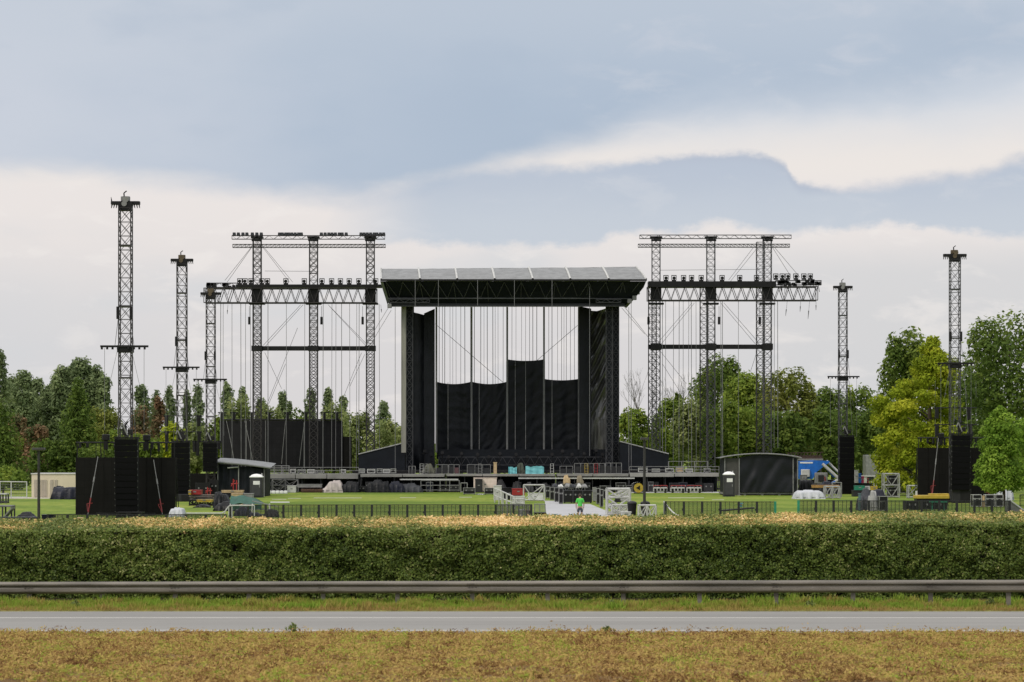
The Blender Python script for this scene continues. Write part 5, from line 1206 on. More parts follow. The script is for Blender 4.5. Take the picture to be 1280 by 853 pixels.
# ------------------------------------------------------------------ black fences of bolted panels
def fence(px0, px1, ytop0, ytop1, D, label, nmin, panelw=1.2, green=(), base=0.0):
    x0, x1 = X(px0, D), X(px1, D); t = thing('metal_fence', label, 'fence', ((x0 + x1) / 2, D, base)); n = max(1, round((x1 - x0) / panelw)); pw = (x1 - x0) / n
    zt = lambda x: Z(ytop0 + (ytop1 - ytop0) * (x - x0) / (x1 - x0), D)
    m = MB(); x = x0
    for k in range(n + 1):
        x = x0 + pw * k; z = zt(x); q = MB(); wd = .075
        q.box(x - wd, x + wd, D - .05, D + .05, base, z); q.box(x - wd - .03, x + wd + .03, D - .25, D + .9, base, base + .04)
        if k % 2: q.box(x - .13, x - wd, D - .06, D, z - .62, z - .48)
        q.bar((x, D + .85, base + .04), (x, D + .05, base + (z - base) * .75), .025, 4)
        q.build('post', GREENP if k in green or (k - n - 1) in green else FENCEB, t)
    for k in range(n):
        a = x0 + pw * k + .055; b = x0 + pw * (k + 1) - .055; za, zb = zt(a), zt(b); q = MB()
        for f in (0.04, .5, .985): q.bar((a, D, base + .02 + (za - base - .03) * f), (b, D, base + .02 + (zb - base - .03) * f), .03 if f != .5 else .02, 4)
        for j in range(1, 4): c = a + (b - a) * j / 4; q.bar((c, D, base + .05), (c, D, zt(c)), .024, 4)
        # fine dark netting between the bars
        for j in range(1, 24): c = a + (b - a) * j / 24; q.bar((c, D + .02, base + .08), (c, D + .02, zt(c) - .02), .0085, 3)
        for j in range(1, 16): f = j / 16; q.bar((a, D + .02, base + za * f), (b, D + .02, base + zb * f), .0085, 3)
        q.build('railing_panel', FENCEB, t)
    return t
fence(288, 664, 631, 630.5, 166, 'long black barred fence across the grass between the green canvas and the white path', 17)
fence(832, 969, 626.8, 627, 162, 'short black barred fence in front of the black marquee', 6, green=(-1,))
fence(998, 1262, 625.5, 625.8, 160, 'black barred fence below the east speaker towers', 12, green=(0,))
fence(60, 282, 643, 643, 152, 'low black fence directly behind the hedge below the nearest blank screen', 10)
def end_ramp(px0, py0, px1, py1, D, label, m_=LGREY):
    t = thing('fence_end_stay', label, 'fence stay', (X(px0, D), D, 0), 'sloping end stays of the fences')
    a = P(px0, py0, D); b = P(px1, py1, D - 2.5); b.z = max(.1, b.z); pts = [a.lerp(b, f) + Vector((0, 0, -.3 * math.sin(f * 3.14))) for f in (0, .2, .4, .6, .8, 1)]
    MB().path(pts, .05, 6).build('rail', m_, t)
    MB().bar((a.x, D, 0), (a.x, D, a.z + .05), .05, 6).build('post', GREYP, t)
    for p in pts[1:-1]: MB().bar((p.x, p.y, 0), p, .02, 4).build('post', GREYP, t)
end_ramp(830, 627, 856, 646, 162.6, 'pale curved stay sloping down at the west end of the short fence')
# striped barrier panel leaning in the short fence's bay
crate(923, 928, 629, 633, 163, 'small turquoise board behind the short fence', CYAN, .05, 'turquoise_board', 'board', base=Z(634, 163))
o = MB(); o.bar(P(901, 638.5, 163.4), P(943, 635, 163.4), .06, 6, caps=True); [o.bar((X(a, 163.4), 163.4, 0), P(a, b, 163.4), .04) for a, b in ((905, 638.2), (940, 635.3))]
tag(o.build('low_bar_barrier', TRUSSB, None, (X(922, 163.4), 163.4, 0)), 'low dark bar barrier standing behind the short fence', 'barrier')

# ------------------------------------------------------------------ lamp posts
def lamp_post(px, ytop, D, label, r, head):
    x = X(px, D); z = Z(ytop, D); t = thing('lamp_post', label, 'lamp post', (x, D, 0), 'lamp posts'); m = MB()
    m.bar((x, D, 0), (x, D, z), r * 1.15, 10, r * .85); m.lathe((x, D, 0), [(r * 2, 0), (r * 2, .06), (r * 1.4, .2)], 10); m.build('pole', mat('lamp_post_paint', (.03, .028, .027), .5, .2, .2, 2), t)
    m = MB(); hw = head / 2
    m.cbox(x - hw, x + hw, D - .28, D + .28, z - .06, z + .1, .04); m.build('lamp_head', mat('lamp_head_paint', (.05, .047, .045), .5, .2, .2, 2), t)
    m = MB(); m.box(x - hw * .8, x + hw * .8, D - .2, D + .2, z - .075, z - .06); m.build('diffuser', LGREY, t)
lamp_post(48.5, 562, 150, 'dark lamp post with a flat head in front of the beige shed', .085, .75)
lamp_post(805.5, 549, 171, 'tall dark lamp post between the white braced frame and the east deck', .1, .6)

# ------------------------------------------------------------------ person
D = 163.0; px = 725.0; x = X(px, D)
pt = thing('person', 'person in bright green T-shirt and dark shorts standing on the white path, back turned', 'person', (x, D, .03))
SKIN = mat('skin', (.42, .25, .17), .6, 0, .08, 8); SHIRT = mat('green_tshirt', (.09, .56, .09), .8, 0, .1, 6, .2, 20); SHORTS = mat('grey_shorts', (.05, .055, .075), .85, 0, .15, 6); HAIR = mat('brown_hair', (.035, .022, .015), .7, 0, .2, 20); SHOE = mat('shoe_rubber', (.05, .045, .045), .8)
def skin_body(name, verts, edges, radii, m_, parent, root=0, sub=1):
    o = MB(); off = ORG[parent]; me = bpy.data.meshes.new(name); me.from_pydata([(v[0], v[1], v[2]) for v in verts], edges, [])
    ob = bpy.data.objects.new(name, me); COL.objects.link(ob)
    sk = ob.modifiers.new('skin', 'SKIN'); sk.use_smooth_shade = True
    ss = ob.modifiers.new('sub', 'SUBSURF'); ss.levels = sub; ss.render_levels = sub
    d = me.skin_vertices[0].data
    for i, r in enumerate(radii): d[i].radius = (r, r) if not isinstance(r, tuple) else r; d[i].use_root = (i == root)
    dg = bpy.context.evaluated_depsgraph_get(); dg.update(); nm = bpy.data.meshes.new_from_object(ob.evaluated_get(dg)); nm.name = name
    ob.modifiers.clear(); ob.data = nm; nm.materials.clear(); nm.materials.append(m_); ob.parent = parent; ORG[ob] = off
    return ob
V_ = [(0, 0, .95), (0, .01, 1.12), (0, .0, 1.3), (0, -.01, 1.43), (0, .0, 1.52), (0, .02, 1.62), (0, .03, 1.71)]; R_ = [(.15, .11), (.145, .1), (.165, .11), (.1, .08), .055, (.075, .09), (.06, .07)]
E_ = [(0, 1), (1, 2), (2, 3), (3, 4), (4, 5), (5, 6)]
def addc(start, pts):
    p = start
    for v, r in pts: V_.append(v); R_.append(r); E_.append((p, len(V_) - 1)); p = len(V_) - 1
    return p
for s in (-1, 1):
    addc(0, [((s * .1, 0, .88), .095), ((s * .115, -.01, .66), .075), ((s * .12, 0, .48), .056), ((s * .125, -.02, .33), .058), ((s * .13, -.02, .09), .038), ((s * .135, .03, .04), .036), ((s * .145, .13, .03), .03)])
    h = addc(3, [((s * .17, -.01, 1.41), .065), ((s * .235, -.02, 1.2), .048), ((s * .265, -.0, 1.11), .043), ((s * .26, .1, .93), .033), ((s * .255, .13, .87), .03), ((s * .25, .15, .81), (.018, .036))])
    for k, (dy, ln) in enumerate(((-.03, .085), (-.01, .1), (.012, .095), (.032, .075))): addc(h, [((s * .252, .15 + dy, .77), .0095), ((s * .245, .155 + dy, .77 - ln * .6), .0085), ((s * .232, .165 + dy, .77 - ln), .007)])
    addc(h - 1, [((s * .235, .175, .85), .011), ((s * .225, .195, .81), .0095), ((s * .222, .2, .775), .008)])
body = skin_body('body', V_, E_, R_, SKIN, pt, 0, 2)
# shirt, shorts, hair, shoes
sv = [(0, 0, .9), (0, .01, 1.12), (0, 0, 1.3), (0, -.01, 1.42), (0, 0, 1.47)]; sr = [(.175, .135), (.168, .122), (.185, .13), (.13, .1), (.075, .07)]; se = [(0, 1), (1, 2), (2, 3), (3, 4)]
for s in (-1, 1): b0 = len(sv); sv += [(s * .175, -.01, 1.41), (s * .225, -.02, 1.27), (s * .245, -.015, 1.17)]; sr += [.082, .074, .075]; se += [(3, b0), (b0, b0 + 1), (b0 + 1, b0 + 2)]
skin_body('tshirt', sv, se, sr, SHIRT, pt, 1, 2)
sv = [(0, 0, .96), (0, 0, .86)]; sr = [(.168, .128), (.16, .13)]; se = [(0, 1)]
for s in (-1, 1): b0 = len(sv); sv += [(s * .1, 0, .8), (s * .118, -.005, .62), (s * .12, 0, .53)]; sr += [.11, .1, .098]; se += [(1, b0), (b0, b0 + 1), (b0 + 1, b0 + 2)]
skin_body('shorts', sv, se, sr, SHORTS, pt, 0, 2)
O = Vector((x, D, .03))
m = MB(); m.lathe((x, D + .02, .03 + 1.6), [(.088, .0), (.1, .06), (.098, .12), (.075, .17), (.03, .195)], 14); hr = m.build('hair', HAIR, pt, smooth=True)
for s in (-1, 1):
    m = MB(); m.cbox(x + s * .14 - .05, x + s * .14 + .05, D - .07, D + .2, .03, .1, .03); m.build('shoe', SHOE, pt)
    m = MB(); m.bar((x + s * .035, D + .108, .03 + 1.665), (x + s * .035, D + .114, .03 + 1.665), .012, 8, caps=True); m.build('eye', GLASS, pt)
    m = MB(); m.bar((x + s * .085, D + .0, .03 + 1.63), (x + s * .1, D - .01, .03 + 1.67), .022, 6, .018, True); m.build('ear', SKIN, pt)
m = MB(); m.bar((x, D + .1, .03 + 1.67), (x, D + .135, .03 + 1.625), .012, 6, .018, True); m.build('nose', SKIN, pt)
m = MB(); m.box(x - .025, x + .025, D + .1, D + .112, .03 + 1.585, .03 + 1.595); m.build('mouth', RED, pt)

# ------------------------------------------------------------------ portable toilets
def toilet(px, ytop, ybase, D, label, wpx):
    x = X(px, D); w_ = wpx / F * D / 2; z1 = Z(ytop, D); t = thing('portable_toilet', label, 'toilet cabin', (x, D, 0), 'portable toilets')
    zr = z1 - .33; BODY = mat('toilet_body', (.028, .028, .032), .55, 0, .2, 2)
    m = MB(); m.cbox(x - w_, x + w_, D, D + 2 * w_, .08, zr, .08); m.build('cabin', BODY, t)
    m = MB(); m.box(x - w_ - .03, x + w_ + .03, D - .04, D + 2 * w_ + .03, 0, .1); m.build('skid', DGREY, t)
    m = MB(); m.grid(10, 8, lambda u, v: (x - w_ * 1.06 + 2.12 * w_ * u, D - .05 + (2 * w_ + .1) * v, zr + .04 + .28 * (math.sin(u * math.pi) * math.sin(v * math.pi)) ** .5)); m.cbox(x - w_ * 1.06, x + w_ * 1.06, D - .05, D + 2 * w_ + .05, zr - .04, zr + .06, .03); m.build('roof', WHITE, t, smooth=False)
    m = MB(); m.box(x - w_ * .72, x + w_ * .72, D - .025, D, .2, zr - .12); d = m.build('door', mat('toilet_door', (.04, .04, .045), .5, 0, .2, 2), t)
    m = MB(); m.box(x + w_ * .5, x + w_ * .64, D - .06, D - .025, 1.0, 1.25); m.build('handle', GREYP, d)
    m = MB(); m.box(x - w_ * .45, x + w_ * .62, D - .04, D - .026, zr - .75, zr - .38); m.build('sign', WHITE, t)
    m = MB(); m.bar((x + w_ * .8, D + w_ * 1.6, zr), (x + w_ * .8, D + w_ * 1.6, z1 + .05), .05, 8, caps=True); m.build('vent_pipe', LGREY, t)
toilet(320, 592.5, 622.5, 241, 'dark portable toilet with a white domed roof beside the small west marquee', 15.5)
toilet(911.5, 589.5, 621, 246, 'dark portable toilet with a white domed roof in front of the large black marquee', 13.5)

# ------------------------------------------------------------------ marquees
D = 252; x0, x1 = X(906, D), X(998, D); zc = Z(567.5, D); ze = Z(573, D)
t = thing('marquee', 'large black-draped marquee with an arched pale-edged roof east of the stage', 'marquee', ((x0 + x1) / 2, D, 0), 'black marquees')
arch = lambda u: ze + (zc - ze) * math.sin(math.pi * u) ** .75
m = MB(); m.slab(30, 4, lambda u, v: (x0 - .5 + (x1 - x0 + .8) * u, D - .3 + 6.5 * v, arch(u)), .02); m.build('roof', ROOFG, t)
m = MB(); m.path([(x0 - .5 + (x1 - x0 + .8) * i / 24, D - .32, arch(i / 24) + .02) for i in range(25)], .07, 6); m.build('roof_edge', GREYP, t)
def fn(u, v):
    a = .07 * math.sin((u * 4.3 - v * 1.2 + .2 + .5 * hsh(u * 2, v * 2)) * 4.2) * math.exp(-((v - .45) / .4) ** 2) + .022 * math.sin((u * 9 - v * 2.8 + .6 * hsh(u * 3, 1)) * 4) + .05 * hsh(u * 8, v * 4)
    return (x0 + 1.5 + (x1 - x0 - 1.7) * u, D + a, .35 + (arch(.03 + .95 * u) - .4) * v)
m = MB(); m.slab(90, 24, fn, .04); m.build('front_curtain', mat('marquee_drape', (.011, .0125, .016), .5, 0, .25, .5, .15, 4, .25), t, smooth=True)
m = MB(); m.box(x0, x0 + 1.5, D + .1, D + .2, .0, ze); m.build('mesh_side', mat('grey_mesh', (.055, .053, .05), .7, 0, .2, 2), t)
m = MB(); m.box(x0, x1, D + 5.8, D + 6, 0, ze); m.box(x0, x0 + .1, D + .2, D + 5.8, 0, ze); m.box(x1 - .1, x1, D + .2, D + 5.8, 0, ze); m.build('wall', SKIRT, t)
for xx in (x0, x0 + 1.5, x1 - .55, x1 - .1): m = MB(); m.bar((xx, D - .05, 0), (xx, D - .05, ze), .06, 6); m.box(xx - .2, xx + .2, D - .2, D + .2, 0, .05); m.build('pole', GREYP, t)
m = MB(); m.box(x0 - .1, x1 + .1, D + .2, D + 6.2, .12, .3); [m.box(x0 + k, x0 + k + .25, D + .25, D + .6, 0, .12) for k in (.2, 2, 3.8, 5.6, 7)]; m.build('floor', GREYP, t)

D = 246; x0, x1 = X(272, D), X(331, D)
t = thing('marquee', 'small dark marquee with a sloping pale roof below the big blank screen', 'marquee', ((x0 + x1) / 2, D, 0), 'black marquees')
rf = lambda u: Z(578 + 7 * u ** 1.5, D)
m = MB(); m.slab(20, 4, lambda u, v: (x0 - .4 + (x1 - x0 + 1) * u, D - .2 + 6 * v, rf(u) + .42 * v), .05); m.path([(x0 - .4 + (x1 - x0 + 1) * i / 10, D - .22, rf(i / 10)) for i in range(11)], .11, 6); m.build('roof', ROOFG, t)
m = MB(); m.slab(50, 8, lambda u, v: (x0 + (x1 - x0) * u, D + .3 + .08 * math.sin(u * 40) + .05 * hsh(u * 9, v * 4), rf(u) * v * .93), .04); m.build('front_curtain', SKIRT, t)
m = MB(); m.box(x0, x1, D + 5.5, D + 5.6, 0, Z(584, D)); m.box(x0, x0 + .1, D + .4, D + 5.5, 0, Z(577, D)); m.box(x1 - .1, x1, D + .4, D + 5.5, 0, Z(585, D)); m.build('wall', SKIRT, t)
for a in (272, 298, 330): m = MB(); m.bar((X(a, D), D + .2, 0), (X(a, D), D + .2, rf((a - 272) / 59)), .05, 6); m.build('pole', ALU if a == 298 else GREYP, t)
m = MB(); m.bar((x0 + 1, D + .1, Z(585, D)), (X(298, D), D + .1, Z(584, D)), .07, 6); m.build('valance', LGREY, t)

# ------------------------------------------------------------------ west side clutter
D = 240; x0, x1 = X(39.5, D), X(100, D); t = thing('site_shed', 'long low beige shed with a flat roof and ribbed wall at the far grass edge', 'shed', ((x0 + x1) / 2, D, 0))
m = MB(); m.box(x0, x1, D, D + 5, 0, Z(593, D)); m.build('wall', BEIGE, t)
m = MB(); m.box(x0 - .08, x1 + .08, D - .08, D + 5.1, Z(593, D), Z(591.8, D)); m.build('roof', LGREY, t)
for a, b in ((43, 51), (52, 58.5), (63, 67), (68.5, 72)):
    m = MB(); xa, xb = X(a, D), X(b, D); m.box(xa, xb, D - .04, D - .002, .1, Z(600, D)); k = xa
    while k < xb: m.box(k, k + .05, D - .07, D - .04, .1, Z(600, D)); k += .16
    m.build('ribbed_door', mat('ribbed_door', (.42, .37, .3), .7, 0, .1, 2), t)
heap(63, 112, 609.5, 622.5, 232, 'long navy tarp over stacked gear in front of the beige shed', NTARP, 81, 2.5, base=0, flat=.8)
heap(66, 79, 607.5, 612, 233.5, 'dark hump of gear on the end of the navy tarp', DTARP, 83, 1, base=Z(613, 233), flat=.4)
D = 236; t = thing('wire_fence', 'grey wire fence with square posts beside the beige shed', 'fence', (X(15, D), D, 0)); zf = Z(602, D)
for a in (-14, 0, 14, 33.5): m = MB(); m.bar((X(a, D), D, 0), (X(a, D), D, zf), .06, 4); m.build('post', LGREY, t)
m = MB(); m.bar((X(-14, D), D, zf), (X(34, D), D, zf - .05), .05, 5); m.bar((X(-14, D), D, .15), (X(34, D), D, .15), .04, 5); m.build('rail', LGREY, t)
m = MB(); [m.bar((X(-14, D), D, .15 + (zf - .2) * k / 6), (X(34, D), D, .15 + (zf - .25) * k / 6), .014, 3) for k in range(1, 6)]; [m.bar((X(-14 + k, D), D, .15), (X(-14 + k, D), D, zf), .01, 3) for k in range(1, 48, 2)]; m.build('wire_mesh', GREYP, t)
frame(-6, 7.5, 618, 628, 170, 'grey crate-like frame at the west end of the fence line', TRUSSB, .8, .06, 1, 2, False, LGREY, base=Z(629.5, 170))
frame(-8, 14.5, 633, 650, 166, 'grey frame with a sloping dark panel at the west end of the fence line', TRUSSB, 1, .06, 1, 2, False, GREYP)
m = MB(); a, b = P(5, 645, 165.5), P(14.5, 634, 165.5); m.add([a, b, b + Vector((0, 1.2, 0)), a + Vector((0, 1.2, 0)), a - Vector((0, 0, .12)), b - Vector((0, 0, .12)), b + Vector((0, 1.2, -.12)), a + Vector((0, 1.2, -.12))], [(0, 1, 2, 3), (7, 6, 5, 4), (0, 4, 5, 1), (1, 5, 6, 2), (2, 6, 7, 3), (3, 7, 4, 0)])
tag(m.build('ramp_panel', GREYP, None, a), 'sloping grey ramp panel leaning on the frame at the west fence end', 'ramp')
heap(16, 45, 640.5, 650, 160, 'low charcoal tarp heap behind the hedge beside the west lamp post', DTARP, 87, 1.6, base=0, flat=.45)
crate(52, 67, 643.5, 654, 152, 'dark navy crate behind the hedge just past the west lamp post', NTARP, .8, base=0)
crate(-8, 47, 646.5, 656, 151, 'long dark low box directly behind the hedge at the west edge', mat('dark_slate', (.025, .028, .04), .6), .8, 'long_box', 'box', base=0)
for a in ((97, 103.5, 'tan post stub behind the hedge under the nearest blank screen'),):
    crate(a[0], a[1], 647, 656, 149, a[2], TANW, .3, 'post_stub', 'post', base=0)
heap(210, 229.5, 635, 652, 157, 'white plastic-covered heap behind the hedge beside the nearest blank screen', WTARP, 91, 1.4, base=0, flat=.92, name='white_covered_heap')
frame(146, 176, 641.5, 652, 170, 'low black stand at the foot of the largest loudspeaker column', BLACK, 1.5, .06, 1, 2, True, BLACK, name='low_stand', cat='stand', group='low black stands')
# piled machines and frames between the second screen and the fence
crate(236, 251, 612.8, 618, 208, 'red and yellow equipment chest on the pile beside the second loudspeaker column', RED, 1.2, 'equipment_chest', 'chest', base=Z(618.6, 208))
crate(235.6, 238.6, 613, 618.3, 207.6, 'small yellow box at the end of the red chest', YELLOW, .3, 'small_box', 'box', base=Z(618.6, 208))
pallets(237, 266, 618.4, 625.6, 208, 'grey-brown stack of boards under the red chest', mat('grey_boards', (.14, .12, .1), .8, 0, .3, 3), 4, 1.4, base=Z(625.6, 208))
crate(246, 264.5, 625, 630, 204, 'yellow pallet truck body below the board stack', YELLOW, 1.2, 'pallet_truck', 'pallet truck', base=.35)
frame(237, 266, 625.7, 640, 206, 'dark low cradle that carries the board stack', BLACK, 2, .07, 1, 3, True, BLACK, name='cradle', cat='cradle', group='dark cradles')
heap(241, 262, 631, 642, 199, 'dark machine parts lying under the yellow pallet truck', DTARP, 93, 1.2, base=0, flat=.45)
heap(266, 290, 615.5, 641, 198, 'tall charcoal tarp leaning between the boards and the green canvas', DTARP, 97, 1.8, base=0, flat=.3, asym=-.2)
for a in ((257, 609, 265, 617, 'thin red stand on the board stack'), (289, 599, 298, 608, 'red braced stand before the small west marquee')):
    D = 212; m = MB(); p, q = P(a[0], a[1], D), P(a[2], a[3], D); zb_ = Z(a[3] + 5, D)
    t = thing('red_stand', a[4], 'stand', ((p.x + q.x) / 2, D, max(0, zb_)), 'red stands'); w_ = q.x - p.x
    m.bar((p.x + w_ * .3, D, zb_), (p.x + w_ * .3, D, p.z), .05, 5); m.bar((p.x + w_ * .75, D, zb_), (p.x + w_ * .75, D, p.z - .1), .05, 5); m.bar((p.x, D, q.z + .2), (q.x, D, q.z + .25), .05, 5); m.bar((p.x, D, q.z), (p.x + w_ * .5, D, p.z - .1), .04, 5); m.build('frame', RED, t)
    m = MB(); m.box(p.x, q.x, D - .2, D + .2, zb_ - .05, zb_); m.build('foot', DGREY, t)
crate(277, 304, 613, 616.5, 211, 'long tan beam lying over the charcoal tarp', TANW, .6, 'timber_beam', 'beam', base=Z(616.6, 211))
frame(276, 304, 616.8, 641, 211, 'dark trestle that carries the long tan beam', BLACK, .8, .06, 1, 2, True, None, name='trestle', cat='trestle', group='dark trestles')
crate(289, 303.5, 617.2, 623, 204, 'pale tan chest behind the green canvas', TANW, .9, base=0); crate(304, 316, 617, 623, 204, 'grey chest behind the green canvas beside the portable toilet', GREYP, .9, base=0)
D = 178; t = thing('canvas_shelter', 'dark green canvas shelter on white legs over the start of the long fence', 'shelter', (X(307, D), D, 0))
xa, xb = X(287, D), X(327, D)
m = MB(); m.slab(24, 8, lambda u, v: (xa + (xb - xa) * u, D + 2.4 * v, Z(631.5 - 11.5 * min(1, (1 - abs(2 * v - 1)) * 1.3 + .15 * (1 - v)) * (1 - u ** 3 * .8) + 1.2 * math.sin(u * 14) * (1 - u), D)), .03); m.slab(24, 3, lambda u, v: (xa + (xb - xa) * u, D - .02 + .05 * math.sin(u * 30), Z(632 - .8 * u, D) - .35 * (1 - v)), .03); m.build('canopy', GREENT, t)
for a in (288, 315.5, 337): m = MB(); m.bar((X(a, D), D, 0), (X(a, D), D, Z(630, D)), .055, 6); m.build('leg', WHITE, t)
m = MB(); m.bar((X(288, D), D, Z(637, D)), (X(337, D), D, Z(637, D)), .04, 5); m.bar((X(315, D), D, 1.0), (X(348, D), D + .2, Z(634, D)), .04, 5); m.build('brace', GREYP, t)
heap(309, 328, 641, 650, 172, 'dark navy bundle under the green canvas shelter', NTARP, 99, 1, base=0, flat=.6)
heap(266, 300, 627, 646, 188, 'low black tarp over cables behind the start of the long fence', DTARP, 131, 1.8, base=0, flat=.6)
heap(292, 313, 634, 648, 174, 'small black tarp under the edge of the green canvas shelter', NTARP, 133, 1.2, base=0, flat=.7)
heap(328, 347, 637, 648, 171, 'black cable pile behind the fence beside the green shelter leg', BLACK, 137, 1.2, base=0, flat=.35, peaks=4)
case(244, 262, 604, 618, 236, 'black case standing before the low blank screen behind the red chest', BLACK, 1, group='dark cases by the low screen', base=0, trim=DGREY)
case(263, 272, 600, 618, 237, 'taller black case beside the small marquee corner', BLACK, 1, group='dark cases by the low screen', base=0, trim=DGREY)
# pale kerb-like ramp with a yellow-green edge on the low fence
m = MB(); pts = [P(229, 641.8, 158), P(277, 641.8, 158), P(281, 640, 158), P(286, 633, 158), P(290, 632, 158), P(318, 632, 158)]; m.path(pts, .04, 6)
for p in pts: m.bar((p.x, p.y, 0), p, .03, 5)
tag(m.build('cable_ramp_rail', LGREY, None, (X(270, 158), 158, 0)), 'pale bent handrail running from the white heap up to the green shelter', 'handrail')

# ------------------------------------------------------------------ east side clutter
D = 266; t = thing('crane_truck', 'blue crane truck with a folded pale boom behind the black marquee', 'truck', (X(1022, D), D, 0))
m = MB(); m.prism([(X(a_, D), Z(b_, D)) for a_, b_ in ((999, 599), (1016, 599), (1021, 590), (1026, 586), (1037, 578), (1037, 576.5), (1018, 575.5), (999, 577))], D, D + 2.4); m.prism([(X(a_, D), Z(b_, D)) for a_, b_ in ((1030, 583), (1036, 586), (1046, 596), (1042, 597))], D + .1, D + .6); m.build('body', BLUE, t)
m = MB(); m.cbox(X(1001, D), X(1012, D), D - .35, D - .02, Z(596.5, D), Z(587, D), .08); m.build('tank', LGREY, t)
m = MB(); m.box(X(1000, D), X(1016, D), D - .03, D, Z(579.5, D), Z(577.7, D)); m.build('stripe', WHITE, t)
m = MB(); m.bar(P(1028, 580, D - .2), P(1049, 599, D - .2), .16, 6); m.bar(P(1033, 576, D + .4), P(1052, 594, D + .4), .12, 6); m.bar(P(1049, 599, D - .2), P(1030, 611, D - .2), .16, 6); m.build('boom', LGREY, t)
m = MB(); m.bar(P(1044, 602, D - .4), P(1024, 612, D - .4), .1, 6); m.build('boom_ram', BLUE, t)
m = MB(); m.cbox(X(1018, D), X(1034, D), D - .5, D + .5, Z(605, D), Z(591, D), .1); m.build('winch', GREYP, t); m = MB(); m.cbox(X(1022, D), X(1029, D), D - .6, D - .5, Z(602, D), Z(594, D), .03); m.build('winch_cover', DGREY, t)
m = MB(); m.box(X(999, D), X(1050, D), D + .2, D + 2.2, Z(607, D), Z(600, D)); m.build('chassis', BLACK, t)
for a in (1004, 1012, 1036, 1044): m = MB(); m.bar((X(a, D), D + .0, .5), (X(a, D), D + .3, .5), .5, 14, caps=True); m.build('wheel', RUBBER, t)
m = MB(); m.bar(P(1031, 596, D - .6), P(1032, 610, D - .6), .05, 6); m.cbox(P(1031, 0, D).x - .1, P(1031, 0, D).x + .1, D - .7, D - .5, Z(608, D), Z(604, D), .03); m.build('control_post', RED, t)
D = 274; t = thing('flatbed_trailer', 'dark flatbed trailer stacked with rusty frames beyond the blue crane truck', 'trailer', (X(1006, D), D, 0))
m = MB(); m.box(X(984, D), X(1029, D), D, D + 2.4, Z(575.5, D), Z(573.5, D)); m.build('bed', GREYP, t)
m = MB(); m.box(X(985, D), X(1028, D), D + .1, D + 2.3, Z(573.5, D), Z(569.5, D)); [m.bar(P(a, 569.5, D), P(a + 1, 566, D), .05) for a in range(985, 1029, 4)]; m.bar(P(984, 566.5, D), P(1029, 565.5, D), .05); m.build('load', mat('rusty_load', (.06, .035, .03), .8, 0, .35, 2), t)
m = MB(); [m.bar(P(a, 575, D + .2), (X(a, D), D + .2, 0), .09) for a in (988, 1000, 1014, 1026)]; m.build('leg', TRUSSB, t)
heap(1000, 1024, 600, 613, 258, 'dark tarp over gear in front of the blue crane truck', DTARP, 141, 2, base=0, flat=.7)
heap(1022, 1048, 602, 613, 259, 'dark tarp under the folded crane boom', NTARP, 143, 2, base=0, flat=.6)
case(1001, 1009, 594, 604, 264, 'grey generator case against the blue crane truck', GREYP, .8, group='gear by the crane truck', base=Z(606, 264), trim=DGREY)
# items round the slim column
heap(994, 1031, 613, 624, 234, 'broad white tarp over a low load beside the black marquee', WTARP, 107, 2.6, base=0, flat=.93, asym=.0, peaks=0, name='white_covered_heap')
frame(1031.5, 1050, 608.5, 623.5, 236, 'pale steel frame with an orange beam on top beside the slim loudspeaker column', ALU, 1.0, .07, 1, 2, True, base=0)
crate(1015, 1049, 606.5, 610, 240, 'long orange and yellow lifting beam on trestles by the blue crane truck', ORANGE, .5, 'lifting_beam', 'beam', base=Z(610, 240))
frame(1016, 1030, 610.1, 623, 240.2, 'dark trestle under the long orange lifting beam', DGREY, .4, .05, 1, 1, True, None, name='trestle', cat='trestle', group='dark trestles')
frame(1041, 1052, 603.5, 622, 245, 'tall thin grey stand behind the slim loudspeaker column', GREYP, .6, .04, 2, 1, False, None)
crate(1068.5, 1073, 588, 602, 262, 'pale cabinet on end behind the slim loudspeaker column', LGREY, .8, 'cabinet', 'cabinet', base=Z(604, 262)); crate(1066, 1092, 604, 622, 263, 'dark low platform behind the slim loudspeaker column', DGREY, 1.6, 'platform', 'platform', base=0)
crate(1073, 1076.5, 592, 602, 262, 'blue drum-like container on the dark platform', BLUE, .5, 'container_drum', 'container', base=Z(604, 262))
crate(1077, 1080, 595.5, 604, 262, 'red slim container on the dark platform', MAGENTA, .3, 'container_drum', 'container', base=Z(604, 262))
crate(1084, 1086, 598, 604, 262, 'small red container on the dark platform, alone', RED, .3, 'container_drum', 'container', base=Z(604, 262))
crate(1069, 1081, 607.5, 612.5, 246, 'green equipment trunk beside the slim loudspeaker column', GREENP, 1, 'trunk_case', 'trunk', base=Z(613, 246)); crate(1079, 1088, 608, 613, 246.5, 'white trunk next to the green equipment trunk', LGREY, 1, 'trunk_case', 'trunk', base=Z(613, 246)); crate(1089, 1097, 608, 612, 245, 'yellow trunk next to the white trunk', YELLOW, .8, 'trunk_case', 'trunk', base=Z(613, 246))
crate(1067, 1100, 613.2, 623, 246, 'long dark bench that carries the coloured trunks', DGREY, 1.6, 'bench', 'bench', base=0)
frame(1105, 1124, 592.5, 622.5, 240, 'two-level pale scaffold frame with dark cases inside, east of the tarp heap', ALU, 1.2, .07, 2, 1, True)
for z0_, z1_, lab in ((607, 594, 'upper'), (621.5, 609, 'lower')):
    case(1110, 1122, z1_, z0_, 240.3, 'dark case inside the two-level scaffold frame, %s one' % lab, BLACK, .8, group='cases inside the scaffold frame', base=max(0, Z(z0_, 240)))
frame(1136, 1150, 607.5, 623, 234, 'low pale scaffold frame beside the yellow forklift base', ALU, 1, .07, 1, 1, True)
